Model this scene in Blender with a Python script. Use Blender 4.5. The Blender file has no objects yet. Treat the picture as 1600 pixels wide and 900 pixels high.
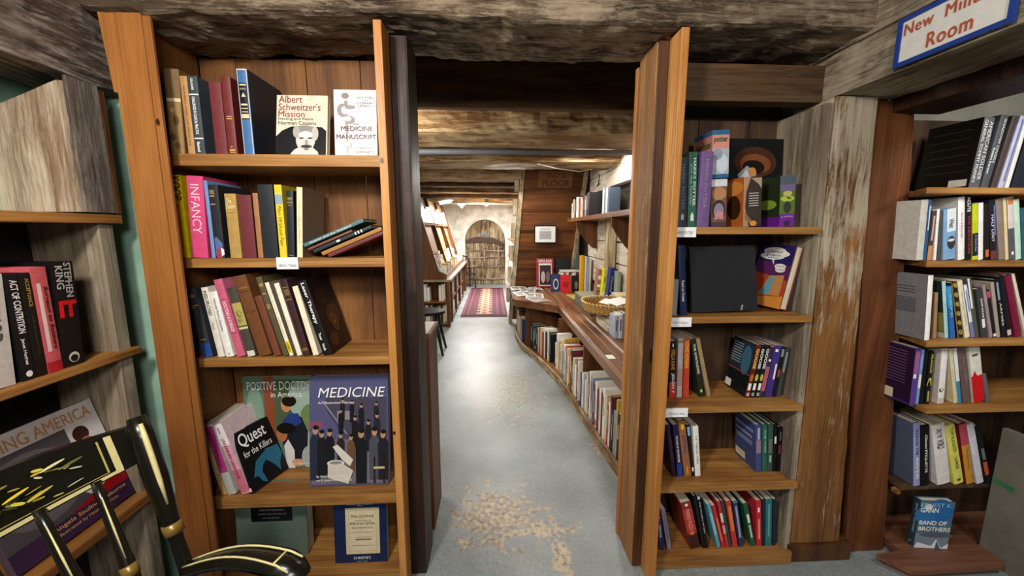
import bpy, bmesh, math, random
from mathutils import Vector, Matrix, noise
random.seed(7)
PI = math.pi
S = bpy.context.scene
COL = S.collection
# ---------------------------------------------------------------- camera
F = 600.0; PITCH = math.radians(8.5); YAW = math.radians(2.86); CH = 1.30
cd = bpy.data.cameras.new('camera'); cam = bpy.data.objects.new('camera', cd); COL.objects.link(cam)
cd.sensor_width = 36.0; cd.lens = 36.0*F/1600.0; cd.clip_start = 0.02; cd.clip_end = 60
cam.location = (0, 0, CH); cam.rotation_euler = (math.radians(90)-PITCH, 0, -YAW)
S.camera = cam
# ---------------------------------------------------------------- world, exposure
w = bpy.data.worlds.new('world'); S.world = w; w.use_nodes = True
w.node_tree.nodes['Background'].inputs[0].default_value = (0.8, 0.85, 1.0, 1)
w.node_tree.nodes['Background'].inputs[1].default_value = 0.06
S.view_settings.view_transform = 'Standard'; S.view_settings.look = 'None'
S.view_settings.gamma = 1; S.view_settings.use_curve_mapping = False
S.view_settings.exposure = 0.45
def area(name, loc, tgt, size, power, col=(1, .93, .82), sy=None):
    l = bpy.data.lights.new(name, 'AREA'); l.energy = power; l.color = col; l.size = size
    if sy: l.shape = 'RECTANGLE'; l.size_y = sy
    o = bpy.data.objects.new(name, l); COL.objects.link(o); o.location = loc
    o.rotation_euler = (Vector(tgt)-Vector(loc)).to_track_quat('-Z', 'Y').to_euler()
    return o
area('front_room_light', (-0.62, 0.0, 1.96), (0.15, 1.3, 0.9), 0.2, 21, (1, .95, .88))
area('front_room_light', (0.25, -0.9, 1.90), (0.0, 1.3, 0.8), 0.4, 17, (1, .95, .9))  # added weaker fill light behind the camera, not a fixture of the room
area('corridor_lamp', (-0.95, 2.28, 1.80), (0.3, 3.0, 1.5), 0.25, 17, (1, .90, .76))
area('corridor_lamp', (0.2, 4.3, 1.87), (0.4, 3.8, 0), 0.5, 15, (1, .95, .88), 0.3)
area('corridor_lamp', (0.85, 3.28, 1.98), (0.85, 2.9, 0), 0.3, 11, (1, .95, .88), 0.2)
area('end_room_lamp', (-0.35, 7.3, 1.84), (-0.2, 7.4, 0), 0.9, 105, (1, .97, .93), 0.3)
area('military_room_lamp', (1.75, 0.3, 1.95), (1.75, 1.3, 0.8), 0.3, 8, (1, .96, .9))
# ---------------------------------------------------------------- projection helpers (pixels of the photo -> points in the room)
cP, sP, cY, sY = math.cos(PITCH), math.sin(PITCH), math.cos(YAW), math.sin(YAW)
O = Vector((0, 0, CH))
def ray(px, py):
    x = (px-800)/F; u = (450-py)/F; f = cP+u*sP; z = u*cP-sP
    return Vector((x*cY+f*sY, -x*sY+f*cY, z))
def atY(px, py, y): r = ray(px, py); return O+r*(y/r.y)
def atX(px, py, x): r = ray(px, py); return O+r*(x/r.x)
def atZ(px, py, z): r = ray(px, py); return O+r*((z-CH)/r.z)
def proj(p):
    d = Vector(p)-O
    x = d.x*cY-d.y*sY; g = d.x*sY+d.y*cY; f = g*cP-d.z*sP; u = g*sP+d.z*cP
    return 800+F*x/f, 450-F*u/f
def xAt(px, y, z):                      # X of the point (X, y, z) seen at column px
    a, b = -4.0, 4.0
    for _ in range(40):
        m = (a+b)/2
        if proj((m, y, z))[0] < px: a = m
        else: b = m
    return (a+b)/2
def yOnX(px, x, z):                     # Y of the point (x, Y, z) seen at column px
    a, b = 0.15, 12.0
    s = 1 if x < 0 else -1
    for _ in range(50):
        m = (a+b)/2
        if (proj((x, m, z))[0]-px)*s < 0: a = m
        else: b = m
    return (a+b)/2
# ---------------------------------------------------------------- materials
def lin(h):
    if isinstance(h, (tuple, list)): return tuple(h)+(1,) if len(h) == 3 else tuple(h)
    h = h.lstrip('#'); c = [int(h[i:i+2], 16)/255 for i in (0, 2, 4)]
    return tuple((v/12.92 if v <= .04045 else ((v+.055)/1.055)**2.4) for v in c)+(1,)
MATS = {}
def newmat(name):
    m = bpy.data.materials.new(name); m.use_nodes = True
    return m, m.node_tree, m.node_tree.nodes['Principled BSDF']
def N(t, typ, **kw):
    n = t.nodes.new(typ)
    for k, v in kw.items(): setattr(n, k, v)
    return n
def ramp(t, pts):
    r = N(t, 'ShaderNodeValToRGB'); e = r.color_ramp.elements
    e[0].position, e[0].color = pts[0][0], lin(pts[0][1]); e[1].position, e[1].color = pts[-1][0], lin(pts[-1][1])
    for p, c in pts[1:-1]:
        k = e.new(p); k.color = lin(c)
    return r
def paint(h, rough=.5, var=.12, scale=60, metal=0, emit=0, spec=.4):
    key = ('p', h, rough, var, metal, emit, spec)
    if key in MATS: return MATS[key]
    m, t, b = newmat('paint_'+str(h).strip('#'))
    c = lin(h)
    tc = N(t, 'ShaderNodeTexCoord'); n = N(t, 'ShaderNodeTexNoise'); n.inputs['Scale'].default_value = scale; n.inputs['Detail'].default_value = 4
    t.links.new(tc.outputs['Object'], n.inputs['Vector'])
    r = N(t, 'ShaderNodeValToRGB'); e = r.color_ramp.elements
    e[0].position = .3; e[1].position = .7
    e[0].color = tuple(v*(1-var) for v in c[:3])+(1,); e[1].color = tuple(min(1, v*(1+var)) for v in c[:3])+(1,)
    t.links.new(n.outputs['Fac'], r.inputs[0]); t.links.new(r.outputs[0], b.inputs['Base Color'])
    b.inputs['Roughness'].default_value = rough; b.inputs['Metallic'].default_value = metal
    b.inputs['Specular IOR Level'].default_value = spec
    if emit: b.inputs['Emission Color'].default_value = c; b.inputs['Emission Strength'].default_value = emit
    MATS[key] = m; return m
def wood(name, c1, c2, axis='z', worn=None, wamt=.5, rough=.55, gs=14, bump=.25, stretch=.07, c0=None, wsc=1.0, wtop=0):
    m, t, b = newmat(name)
    tc = N(t, 'ShaderNodeTexCoord'); L = t.links.new
    def mapping(st, k=1):
        mp = N(t, 'ShaderNodeMapping'); s = [k, k, k]; s['xyz'.index(axis)] = st*k; mp.inputs['Scale'].default_value = s
        L(tc.outputs['Object'], mp.inputs[0]); return mp
    mp = mapping(stretch); n = N(t, 'ShaderNodeTexNoise'); n.inputs['Scale'].default_value = gs; n.inputs['Detail'].default_value = 9; n.inputs['Roughness'].default_value = .62; n.inputs['Distortion'].default_value = 1.1
    L(mp.outputs[0], n.inputs[0])
    n2 = N(t, 'ShaderNodeTexNoise'); n2.inputs['Scale'].default_value = 2.6; n2.inputs['Detail'].default_value = 5; n2.inputs['Distortion'].default_value = .6
    mp2 = mapping(.4); L(mp2.outputs[0], n2.inputs[0])
    n3 = N(t, 'ShaderNodeTexNoise'); n3.inputs['Scale'].default_value = 150; n3.inputs['Detail'].default_value = 3
    mp3 = mapping(.03); L(mp3.outputs[0], n3.inputs[0])
    a = N(t, 'ShaderNodeMath', operation='MULTIPLY_ADD'); a.inputs[1].default_value = .6; L(n.outputs['Fac'], a.inputs[0]); 
    s2 = N(t, 'ShaderNodeMath', operation='MULTIPLY'); s2.inputs[1].default_value = .35; L(n2.outputs['Fac'], s2.inputs[0]); L(s2.outputs[0], a.inputs[2])
    r = ramp(t, [(.3, c0 or c1), (.42, c1), (.6, c2)]); L(a.outputs[0], r.inputs[0])
    fine = N(t, 'ShaderNodeMixRGB', blend_type='MULTIPLY'); fine.inputs[0].default_value = .25
    rf = ramp(t, [(.35, (.45, .4, .36)), (.55, (1, 1, 1))]); L(n3.outputs['Fac'], rf.inputs[0])
    L(r.outputs[0], fine.inputs[1]); L(rf.outputs[0], fine.inputs[2])
    out = fine.outputs[0]
    hgt = n3.outputs['Fac']
    if worn:
        n4 = N(t, 'ShaderNodeTexNoise'); n4.inputs['Scale'].default_value = 30*wsc; n4.inputs['Detail'].default_value = 10; n4.inputs['Roughness'].default_value = .8; n4.inputs['Distortion'].default_value = .4
        mp4 = mapping(.10); L(mp4.outputs[0], n4.inputs[0])
        n5 = N(t, 'ShaderNodeTexNoise'); n5.inputs['Scale'].default_value = 3.2*wsc; n5.inputs['Detail'].default_value = 3
        mp5 = mapping(.6); L(mp5.outputs[0], n5.inputs[0])
        ad = N(t, 'ShaderNodeMath', operation='MULTIPLY_ADD'); ad.inputs[1].default_value = .55; L(n5.outputs['Fac'], ad.inputs[0]); L(n4.outputs['Fac'], ad.inputs[2])
        if wtop:
            sx = N(t, 'ShaderNodeSeparateXYZ'); L(tc.outputs['Object'], sx.inputs[0]); mr = N(t, 'ShaderNodeMapRange'); mr.inputs[1].default_value = .8; mr.inputs[2].default_value = 1.7; mr.inputs[3].default_value = 0; mr.inputs[4].default_value = wtop; L(sx.outputs[2], mr.inputs[0])
            a3 = N(t, 'ShaderNodeMath', operation='ADD'); L(ad.outputs[0], a3.inputs[0]); L(mr.outputs[0], a3.inputs[1]); ad = a3
        th = .775-(wamt-.5)*.35
        rr = ramp(t, [(th-.07, (0, 0, 0)), (th+.10, (1, 1, 1))]); L(ad.outputs[0], rr.inputs[0])
        mx = N(t, 'ShaderNodeMixRGB'); L(rr.outputs[0], mx.inputs[0]); L(out, mx.inputs[1]); mx.inputs[2].default_value = lin(worn)
        f2 = N(t, 'ShaderNodeMixRGB', blend_type='MULTIPLY'); f2.inputs[0].default_value = .35; L(mx.outputs[0], f2.inputs[1]); L(rf.outputs[0], f2.inputs[2])
        out = f2.outputs[0]; hgt = n4.outputs['Fac']
    L(out, b.inputs['Base Color']); b.inputs['Roughness'].default_value = rough
    b.inputs['Specular IOR Level'].default_value = .35
    bp = N(t, 'ShaderNodeBump'); bp.inputs['Strength'].default_value = bump; bp.inputs['Distance'].default_value = .01
    L(hgt, bp.inputs['Height']); L(bp.outputs[0], b.inputs['Normal'])
    return m
ORX = wood('orange_pine_x', '#8c5d2c', '#bd8c4c', 'x', c0='#5f3c1a', rough=.5)
ORZ = wood('orange_pine_z', '#8c5527', '#b2763a', 'z', c0='#5e3615', rough=.42, gs=5)
ORZ2 = wood('bright_pine_z', '#a86a2e', '#d49a55', 'z', c0='#6b4019', rough=.42, gs=9)
ORY = wood('orange_pine_y', '#8a5a2c', '#b98345', 'y', c0='#5c3716', rough=.5)
BACKW = wood('back_board_wood', '#653e1c', '#936231', 'z', c0='#3a2210', rough=.6, gs=5, stretch=.15)
BACKD = wood('back_board_dark', '#3c2a1c', '#6e5138', 'z', c0='#1c120b', rough=.65, gs=7)
GREYW = wood('grey_weathered_z', '#6e6253', '#94866f', 'z', c0='#4f4437', worn='#a89b84', wamt=.4, rough=.8)
GREYY = wood('grey_weathered_y', '#5e4c3a', '#8c7860', 'y', c0='#35281c', worn='#b3a68e', wamt=.62, rough=.8, bump=.7, wsc=2.2)
BEAMX = wood('hewn_beam_x', '#3a2b1f', '#6b5844', 'x', c0='#1d140d', worn='#a8957b', wamt=.50, rough=.85, bump=.9, gs=14, wsc=2.2)
BEAMY = wood('hewn_beam_y', '#4a3a30', '#7d6a5b', 'y', c0='#221912', worn='#a99c90', wamt=.44, rough=.85, bump=.8, gs=12, wsc=2.0)
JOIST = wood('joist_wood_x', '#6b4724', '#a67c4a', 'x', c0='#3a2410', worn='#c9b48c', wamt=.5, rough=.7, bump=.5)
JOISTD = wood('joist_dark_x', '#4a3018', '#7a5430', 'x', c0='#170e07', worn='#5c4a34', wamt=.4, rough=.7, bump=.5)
DARKZ = wood('dark_post_z', '#1d1009', '#3f2312', 'z', c0='#0d0704', rough=.5)
MIDZ = wood('brown_post_z', '#3f2614', '#64401f', 'z', c0='#24150a', rough=.5, gs=9)
REDZ = wood('red_brown_post_z', '#5a3219', '#86512a', 'z', c0='#3a1f10', rough=.45, gs=9)
POSTL = wood('light_post_z', '#8f6234', '#b98a52', 'z', c0='#5f3c1c', worn='#b59a72', wamt=.1, rough=.6, gs=9, wsc=2)
LEFTP = wood('patchy_post_z', '#856a50', '#ab8b6c', 'z', c0='#5f4632', worn='#cfc0a8', wamt=.46, rough=.8, bump=.6, wsc=.5)
LEFTP2 = wood('grey_patchy_post_z', '#4b4039', '#6b5f55', 'z', c0='#2b231e', worn='#958a80', wamt=.5, rough=.85, bump=.6, wsc=.6)
PALEY = wood('pale_plank_y', '#a09280', '#c9bda8', 'y', c0='#5f5344', worn='#ded5c4', wamt=.6, rough=.8, bump=.5)
CHESTX = wood('chestnut_x', '#5a3417', '#8a5526', 'x', c0='#35200e', rough=.5)
CHESTY = wood('chestnut_y', '#6b4428', '#95663f', 'y', c0='#3f2716', rough=.35)
CHESTZ = wood('chestnut_z', '#4f2e16', '#7b4b24', 'z', c0='#301b0c', rough=.5)
STEPX = wood('stair_board_x', '#5c3415', '#855022', 'x', c0='#361c0a', rough=.5)
STRZ = wood('stringer_z', '#8f7b5a', '#b9a580', 'z', c0='#52432d', worn='#d6c8a6', wamt=.5, rough=.7)
DOORZ = wood('old_door_z', '#4a3521', '#775b3b', 'z', c0='#24180d', worn='#b3a284', wamt=.42, rough=.75, bump=.5)
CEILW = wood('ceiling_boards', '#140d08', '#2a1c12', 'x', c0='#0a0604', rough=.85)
PLATW = wood('platform_wood_x', '#5f3b2a', '#845a44', 'x', c0='#3a2218', rough=.5)
def plaster(name, c1, c2, rough=.8, sc=9, bump=.15):
    m, t, b = newmat(name); L = t.links.new
    tc = N(t, 'ShaderNodeTexCoord'); n = N(t, 'ShaderNodeTexNoise'); n.inputs['Scale'].default_value = sc; n.inputs['Detail'].default_value = 8
    L(tc.outputs['Object'], n.inputs[0]); r = ramp(t, [(.35, c1), (.62, c2)]); L(n.outputs['Fac'], r.inputs[0]); L(r.outputs[0], b.inputs['Base Color'])
    b.inputs['Roughness'].default_value = rough
    n2 = N(t, 'ShaderNodeTexNoise'); n2.inputs['Scale'].default_value = 90; L(tc.outputs['Object'], n2.inputs[0])
    bp = N(t, 'ShaderNodeBump'); bp.inputs['Strength'].default_value = bump; bp.inputs['Distance'].default_value = .004; L(n2.outputs['Fac'], bp.inputs['Height']); L(bp.outputs[0], b.inputs['Normal'])
    return m
GREEN = plaster('mint_green_paint', '#86a894', '#9dbfab')
GREYWALL = plaster('grey_green_plaster', '#85857a', '#9a998d')
WHITEW = plaster('whitewashed_stone', '#b9b4ab', '#e6e2da', sc=5, bump=.8)
DARKW = plaster('dark_plaster', '#2d2620', '#463b31')
BLACK = paint('#0c0a09', .35, .1)
def floor_mat():
    m, t, b = newmat('grey_painted_floor'); L = t.links.new
    tc = N(t, 'ShaderNodeTexCoord'); P = tc.outputs['Object']
    n = N(t, 'ShaderNodeTexNoise'); n.inputs['Scale'].default_value = 2.2; n.inputs['Detail'].default_value = 8; L(P, n.inputs[0])
    r = ramp(t, [(.35, '#7a8181'), (.62, '#9aa1a2')]); L(n.outputs['Fac'], r.inputs[0])
    # speckle of worn paint
    n2 = N(t, 'ShaderNodeTexNoise'); n2.inputs['Scale'].default_value = 75; n2.inputs['Detail'].default_value = 8; n2.inputs['Roughness'].default_value = .75
    mpp = N(t, 'ShaderNodeMapping'); mpp.inputs['Scale'].default_value = (1, .8, 1); L(P, mpp.inputs[0]); L(mpp.outputs[0], n2.inputs[0])
    r2 = ramp(t, [(.3, '#50524f'), (.45, '#c8c8c6'), (.58, '#f4f4f2'), (.78, '#ffffff')]); L(n2.outputs['Fac'], r2.inputs[0])
    mu = N(t, 'ShaderNodeMixRGB', blend_type='MULTIPLY'); mu.inputs[0].default_value = .5; L(r.outputs[0], mu.inputs[1]); L(r2.outputs[0], mu.inputs[2])
    out = mu.outputs[0]
    # worn patches
    def blob(cx, cy_, rx, ry, thr, col, out):
        mp = N(t, 'ShaderNodeMapping'); mp.vector_type = 'POINT'
        mp.inputs['Location'].default_value = (-cx/rx, -cy_/ry, 0); mp.inputs['Scale'].default_value = (1/rx, 1/ry, 0)
        L(P, mp.inputs[0]); ln = N(t, 'ShaderNodeVectorMath', operation='LENGTH'); L(mp.outputs[0], ln.inputs[0])
        nn = N(t, 'ShaderNodeTexNoise'); nn.inputs['Scale'].default_value = 17; nn.inputs['Detail'].default_value = 9; nn.inputs['Roughness'].default_value = .75; L(P, nn.inputs[0])
        ma = N(t, 'ShaderNodeMath', operation='MULTIPLY_ADD'); L(nn.outputs['Fac'], ma.inputs[0]); ma.inputs[1].default_value = 1.25
        ng = N(t, 'ShaderNodeMath', operation='MULTIPLY'); ng.inputs[1].default_value = -.25; L(ln.outputs['Value'], ng.inputs[0]); L(ng.outputs[0], ma.inputs[2])
        rr = ramp(t, [(thr/4, (0, 0, 0)), (thr/4+.05, (1, 1, 1))]); L(ma.outputs[0], rr.inputs[0])
        nc = ramp(t, [(.35, '#6f665a'), (.5, col), (.65, '#b9a98c')]); n7 = N(t, 'ShaderNodeTexNoise'); n7.inputs['Scale'].default_value = 45; n7.inputs['Detail'].default_value = 5; L(P, n7.inputs[0]); L(n7.outputs['Fac'], nc.inputs[0])
        mx = N(t, 'ShaderNodeMixRGB'); L(rr.outputs[0], mx.inputs[0]); L(out, mx.inputs[1]); L(nc.outputs[0], mx.inputs[2])
        return mx.outputs[0]
    out = blob(.01, 1.60, .26, .24, 1.72, '#9b8b74', out)
    out = blob(.2, 1.5, .2, .05, 1.72, '#b3a184', out)
    out = blob(.27, 1.36, .05, .16, 1.72, '#b3a184', out)
    out = blob(.12, 3.0, .6, 1.2, 2.2, '#8f8a7d', out)
    out = blob(.62, 2.1, .06, .14, 2.0, '#8f8674', out)
    L(out, b.inputs['Base Color'])
    rr = N(t, 'ShaderNodeMapRange'); rr.inputs[3].default_value = .28; rr.inputs[4].default_value = .55; L(n2.outputs['Fac'], rr.inputs[0]); L(rr.outputs[0], b.inputs['Roughness'])
    bp = N(t, 'ShaderNodeBump'); bp.inputs['Strength'].default_value = .22; bp.inputs['Distance'].default_value = .003; L(n2.outputs['Fac'], bp.inputs['Height']); L(bp.outputs[0], b.inputs['Normal'])
    return m
def pages_mat(h):
    key = ('pg', h)
    if key in MATS: return MATS[key]
    m, t, b = newmat('page_edges'); L = t.links.new
    tc = N(t, 'ShaderNodeTexCoord'); n = N(t, 'ShaderNodeTexNoise'); n.inputs['Scale'].default_value = 420
    mp = N(t, 'ShaderNodeMapping'); mp.inputs['Scale'].default_value = (1, .02, .02); L(tc.outputs['Object'], mp.inputs[0]); L(mp.outputs[0], n.inputs[0])
    c = lin(h); r = N(t, 'ShaderNodeValToRGB'); e = r.color_ramp.elements; e[0].position = .35; e[1].position = .6
    e[0].color = tuple(v*.62 for v in c[:3])+(1,); e[1].color = c
    L(n.outputs['Fac'], r.inputs[0]); L(r.outputs[0], b.inputs['Base Color']); b.inputs['Roughness'].default_value = .85
    MATS[key] = m; return m
# ---------------------------------------------------------------- mesh helpers
def obj(name, bm, mats, parent=None, smooth=False):
    me = bpy.data.meshes.new(name)
    if isinstance(bm, bpy.types.Mesh): me = bm
    else:
        bmesh.ops.recalc_face_normals(bm, faces=bm.faces) if getattr(bm, 'is_valid', True) and not getattr(obj, 'keep', False) else None
        bm.to_mesh(me); bm.free()
    if not isinstance(mats, (list, tuple)): mats = [mats]
    for m in mats: me.materials.append(m)
    if smooth:
        for p in me.polygons: p.use_smooth = True
    o = bpy.data.objects.new(name, me); COL.objects.link(o)
    if parent is not None: o.parent = parent
    return o
def tag(o, label=None, cat=None, group=None, kind=None):
    if label: o['label'] = label
    if cat: o['category'] = cat
    if group: o['group'] = group
    if kind: o['kind'] = kind
    return o
def empty(name, loc=(0, 0, 0), rz=0, label=None, cat=None, group=None):
    o = bpy.data.objects.new(name, None); COL.objects.link(o); o.location = loc; o.rotation_euler = (0, 0, rz); o.empty_display_size = .05
    return tag(o, label, cat, group)
def box(bm, x0, y0, z0, x1, y1, z1, bev=0, mi=0):
    v = [bm.verts.new(p) for p in ((x0,y0,z0),(x1,y0,z0),(x1,y1,z0),(x0,y1,z0),(x0,y0,z1),(x1,y0,z1),(x1,y1,z1),(x0,y1,z1))]
    fs = [bm.faces.new([v[i] for i in f]) for f in ((0,3,2,1),(4,5,6,7),(0,1,5,4),(1,2,6,5),(2,3,7,6),(3,0,4,7))]
    for f in fs: f.material_index = mi
    if bev:
        es = list({e for f in fs for e in f.edges})
        bmesh.ops.bevel(bm, geom=es, offset=bev, segments=2, affect='EDGES', profile=.6)
    return bm
def bx(x0, y0, z0, x1, y1, z1, bev=.002): return box(bmesh.new(), min(x0,x1), min(y0,y1), min(z0,z1), max(x0,x1), max(y0,y1), max(z0,z1), bev)
def prism(bm, pts, axis, a, b, mi=0, bev=0):
    """extrude a polygon of 2D pts along axis ('x','y','z') from a to b"""
    def P(u, v, w): return {'x': (w, u, v), 'y': (u, w, v), 'z': (u, v, w)}[axis]
    A = [bm.verts.new(P(u, v, a)) for u, v in pts]; B = [bm.verts.new(P(u, v, b)) for u, v in pts]
    n = len(pts); fs = [bm.faces.new(A[::-1]), bm.faces.new(B)]
    for i in range(n): fs.append(bm.faces.new((A[i], A[(i+1) % n], B[(i+1) % n], B[i])))
    for f in fs: f.material_index = mi
    if bev: bmesh.ops.bevel(bm, geom=list({e for f in fs for e in f.edges}), offset=bev, segments=2, affect='EDGES')
    return bm
def hewn(A, B, nl=30, ns=5, amp=.006, seed=0, freq=9, rnd=.12):
    """rough timber between the 4-corner section A and section B"""
    bm = bmesh.new(); A = [Vector(p) for p in A]; B = [Vector(p) for p in B]; rings = []
    for i in range(nl+1):
        t = i/nl; q = [A[k].lerp(B[k], t) for k in range(4)]; c = (q[0]+q[1]+q[2]+q[3])/4; ring = []
        for k in range(4):
            for j in range(ns):
                s = j/ns
                p = q[k].lerp(q[(k+1) % 4], s)
                if j == 0: p = p.lerp(c, rnd*.25)
                n = (p-c).normalized(); sv = Vector((p.x+seed*7.1, p.y+seed*3.3, p.z-seed))
                d = noise.noise(sv*freq)*amp+noise.noise(sv*freq*3.7)*amp*.5+noise.noise(sv*1.7)*amp*1.2
                ring.append(bm.verts.new(p+n*d))
        rings.append(ring)
    m = len(rings[0])
    for i in range(nl):
        for j in range(m): bm.faces.new((rings[i][j], rings[i][(j+1) % m], rings[i+1][(j+1) % m], rings[i+1][j]))
    bm.faces.new(rings[0][::-1]); bm.faces.new(rings[-1])
    return bm
def tube(bm, pts, rad, seg=10, mi=0, sx=1.0):
    """swept round section through pts with radius (or list)"""
    pts = [Vector(p) for p in pts]; n = len(pts); rad = rad if isinstance(rad, (list, tuple)) else [rad]*n; rings = []
    for i, p in enumerate(pts):
        d = (pts[min(i+1, n-1)]-pts[max(i-1, 0)]).normalized(); up = Vector((0, 0, 1)) if abs(d.z) < .9 else Vector((1, 0, 0))
        a = d.cross(up).normalized(); b = d.cross(a).normalized()
        rings.append([bm.verts.new(p+(a*math.cos(2*PI*k/seg)*sx+b*math.sin(2*PI*k/seg))*rad[i]) for k in range(seg)])
    for i in range(n-1):
        for k in range(seg):
            f = bm.faces.new((rings[i][k], rings[i][(k+1) % seg], rings[i+1][(k+1) % seg], rings[i+1][k])); f.material_index = mi; f.smooth = True
    for r in (rings[0][::-1], rings[-1]): f = bm.faces.new(r); f.material_index = mi
    return bm
def hexa(A, B):
    bm = bmesh.new(); a = [bm.verts.new(p) for p in A]; b = [bm.verts.new(p) for p in B]
    bm.faces.new(a[::-1]); bm.faces.new(b)
    for i in range(4): bm.faces.new((a[i], a[(i+1) % 4], b[(i+1) % 4], b[i]))
    return bm
# ---------------------------------------------------------------- lettering
TXT = {}
def text_geo(s, bold=0, shear=0, sp_=1.0):
    if 'M' in s or 'm' in s: bold = min(bold, 0)
    key = (s, bold, shear, sp_)
    if key in TXT: return TXT[key]
    c = bpy.data.curves.new('t', 'FONT'); c.body = s; c.size = 1; c.resolution_u = 3; c.offset = bold; c.shear = shear; c.space_character = sp_
    o = bpy.data.objects.new('t', c); COL.objects.link(o)
    me = bpy.data.meshes.new_from_object(o)
    vs = [v.co.copy() for v in me.vertices]; fs = [tuple(p.vertices) for p in me.polygons]
    bpy.data.objects.remove(o); bpy.data.curves.remove(c); bpy.data.meshes.remove(me)
    if vs:
        x0 = min(v.x for v in vs); x1 = max(v.x for v in vs); y0 = min(v.y for v in vs); y1 = max(v.y for v in vs)
    else: x0 = y0 = 0; x1 = y1 = 1
    TXT[key] = ([((v.x-x0)/max(x1-x0, 1e-6), (v.y-y0)/max(y1-y0, 1e-6)) for v in vs], fs, (x1-x0)/max(y1-y0, 1e-6))
    return TXT[key]
def art_mesh(name, els, W, H, fmap, parent, rough=.4):
    """els drawn in 0..1 coordinates of a W x H face; fmap(u_m, v_m, lift) -> local point"""
    bm = bmesh.new(); mats = []; idx = {}
    def mi(h):
        if h not in idx: idx[h] = len(mats); mats.append(paint(h, rough, .06))
        return idx[h]
    for k, e in enumerate(els):
        kind = e[0]; lift = .0005+.00012*k+(.0006 if kind in ('t', 'v', 'V') else 0)
        if kind == 'r':
            _, u0, v0, u1, v1, h = e; nn = 6
            for i in range(nn):
                a = u0+(u1-u0)*i/nn; b = u0+(u1-u0)*(i+1)/nn
                f = bm.faces.new([bm.verts.new(fmap(x*W, y*H, lift)) for x, y in ((a, v0), (b, v0), (b, v1), (a, v1))]); f.material_index = mi(h)
        elif kind == 'p':
            _, pts, h = e; f = bm.faces.new([bm.verts.new(fmap(x*W, y*H, lift)) for x, y in pts]); f.material_index = mi(h)
        elif kind == 'e':
            _, cu, cv, ru, rv, h = e[:6]; rot = e[6] if len(e) > 6 else 0; q = []
            for i in range(20):
                t = 2*PI*i/20; x = ru*W*math.cos(t); y = rv*H*math.sin(t)
                q.append(bm.verts.new(fmap(cu*W+x*math.cos(rot)-y*math.sin(rot), cv*H+x*math.sin(rot)+y*math.cos(rot), lift)))
            f = bm.faces.new(q); f.material_index = mi(h)
        elif kind in ('t', 'v', 'V'):
            _, s, u0, v0, u1, v1, h = e[:7]; o = e[7] if len(e) > 7 else {}
            vs, fs, asp = text_geo(s, o.get('b', 0.02), o.get('sh', 0), o.get('sp', 1))
            if kind == 't': q = [(u0+x*(u1-u0), v0+y*(v1-v0)) for x, y in vs]
            elif kind == 'v': q = [(u0+y*(u1-u0), v1-x*(v1-v0)) for x, y in vs]     # reads downwards
            else: q = [(u1-y*(u1-u0), v0+x*(v1-v0)) for x, y in vs]
            bv = [bm.verts.new(fmap(a*W, b*H, lift)) for a, b in q]
            for f in fs:
                try: g = bm.faces.new([bv[i] for i in f]); g.material_index = mi(h)
                except ValueError: pass
    me = bpy.data.meshes.new(name); bm.to_mesh(me); bm.free()
    return obj(name, me, mats, parent)
# ---------------------------------------------------------------- books
def book(t, d, h, color, label=None, group=None, hard=True, spine=(), front=(), back=(), pages='#d9cdb2', spinecol=None, rough=.45, name='book', cat='book', parts=True):
    """book with spine towards local -Y, width t along X, depth d along Y, height h along Z, origin at its bottom left spine corner"""
    t = max(t, .004); b = min(.003 if hard else .0012, t*.2); e = .002; bu = min(.0016, t*.07) if hard else .0004
    prof = [(0, d), (0, e)]
    K = 6
    for i in range(K+1):
        x = t*i/K; prof.append((x, e-bu*(1-(2*i/K-1)**2)-e))
    prof += [(t, e), (t, d), (t-b, d), (t-b, b+e), (b, b+e), (b, d)]
    bm = bmesh.new(); prism(bm, prof, 'z', 0, h)
    mats = [paint(color, rough, .12)]
    bmesh.ops.recalc_face_normals(bm, faces=bm.faces)
    if spinecol:
        mats.append(paint(spinecol, rough, .12))
        for f in bm.faces:
            if f.calc_center_median().y < .0005 and abs(f.normal.z) < .5: f.material_index = 1
    me = bpy.data.meshes.new(name); bm.to_mesh(me); bm.free()
    o = obj(name, me, mats)
    ins = .003 if hard else .0004
    obj('pages', bx(b+.0001, b+e+.0002, ins, t-b-.0001, d-ins, h-ins, 0), pages_mat(pages), o)
    sf = lambda u, v, l: (u, -bu*(1-(2*u/t-1)**2)-l, v)
    if spine: art_mesh('spine_lettering', spine, t, h, sf, o)
    if front: art_mesh('cover_art', front, d, h, lambda u, v, l: (t+l, u, v), o, .3)
    if back: art_mesh('back_cover_art', back, d, h, lambda u, v, l: (-l, d-u, v), o, .3)
    tag(o, label, cat, group)
    return o
PREV = {}
def poly(s, z, t, h, a):
    # corners in (s, z) of a t x h rectangle rotated clockwise by a about its bottom left corner (s, z)
    c, q = math.cos(a), math.sin(a)
    return [(s, z), (s+t*c, z-t*q), (s+t*c+h*q, z-t*q+h*c), (s+h*q, z+h*c)]
def sat(P, Q):
    for A in (P, Q):
        for i in range(4):
            ex, ez = A[(i+1) % 4][0]-A[i][0], A[(i+1) % 4][1]-A[i][1]; nx, nz = -ez, ex
            a = [nx*x+nz*z for x, z in P]; b = [nx*x+nz*z for x, z in Q]
            if max(a) <= min(b)+1e-7 or max(b) <= min(a)+1e-7: return False
    return True
def put(o, loc, rz, lean):
    o.matrix_world = Matrix.Translation(loc) @ Matrix.Rotation(rz, 4, 'Z') @ Matrix.Rotation(lean, 4, 'Y')
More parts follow.
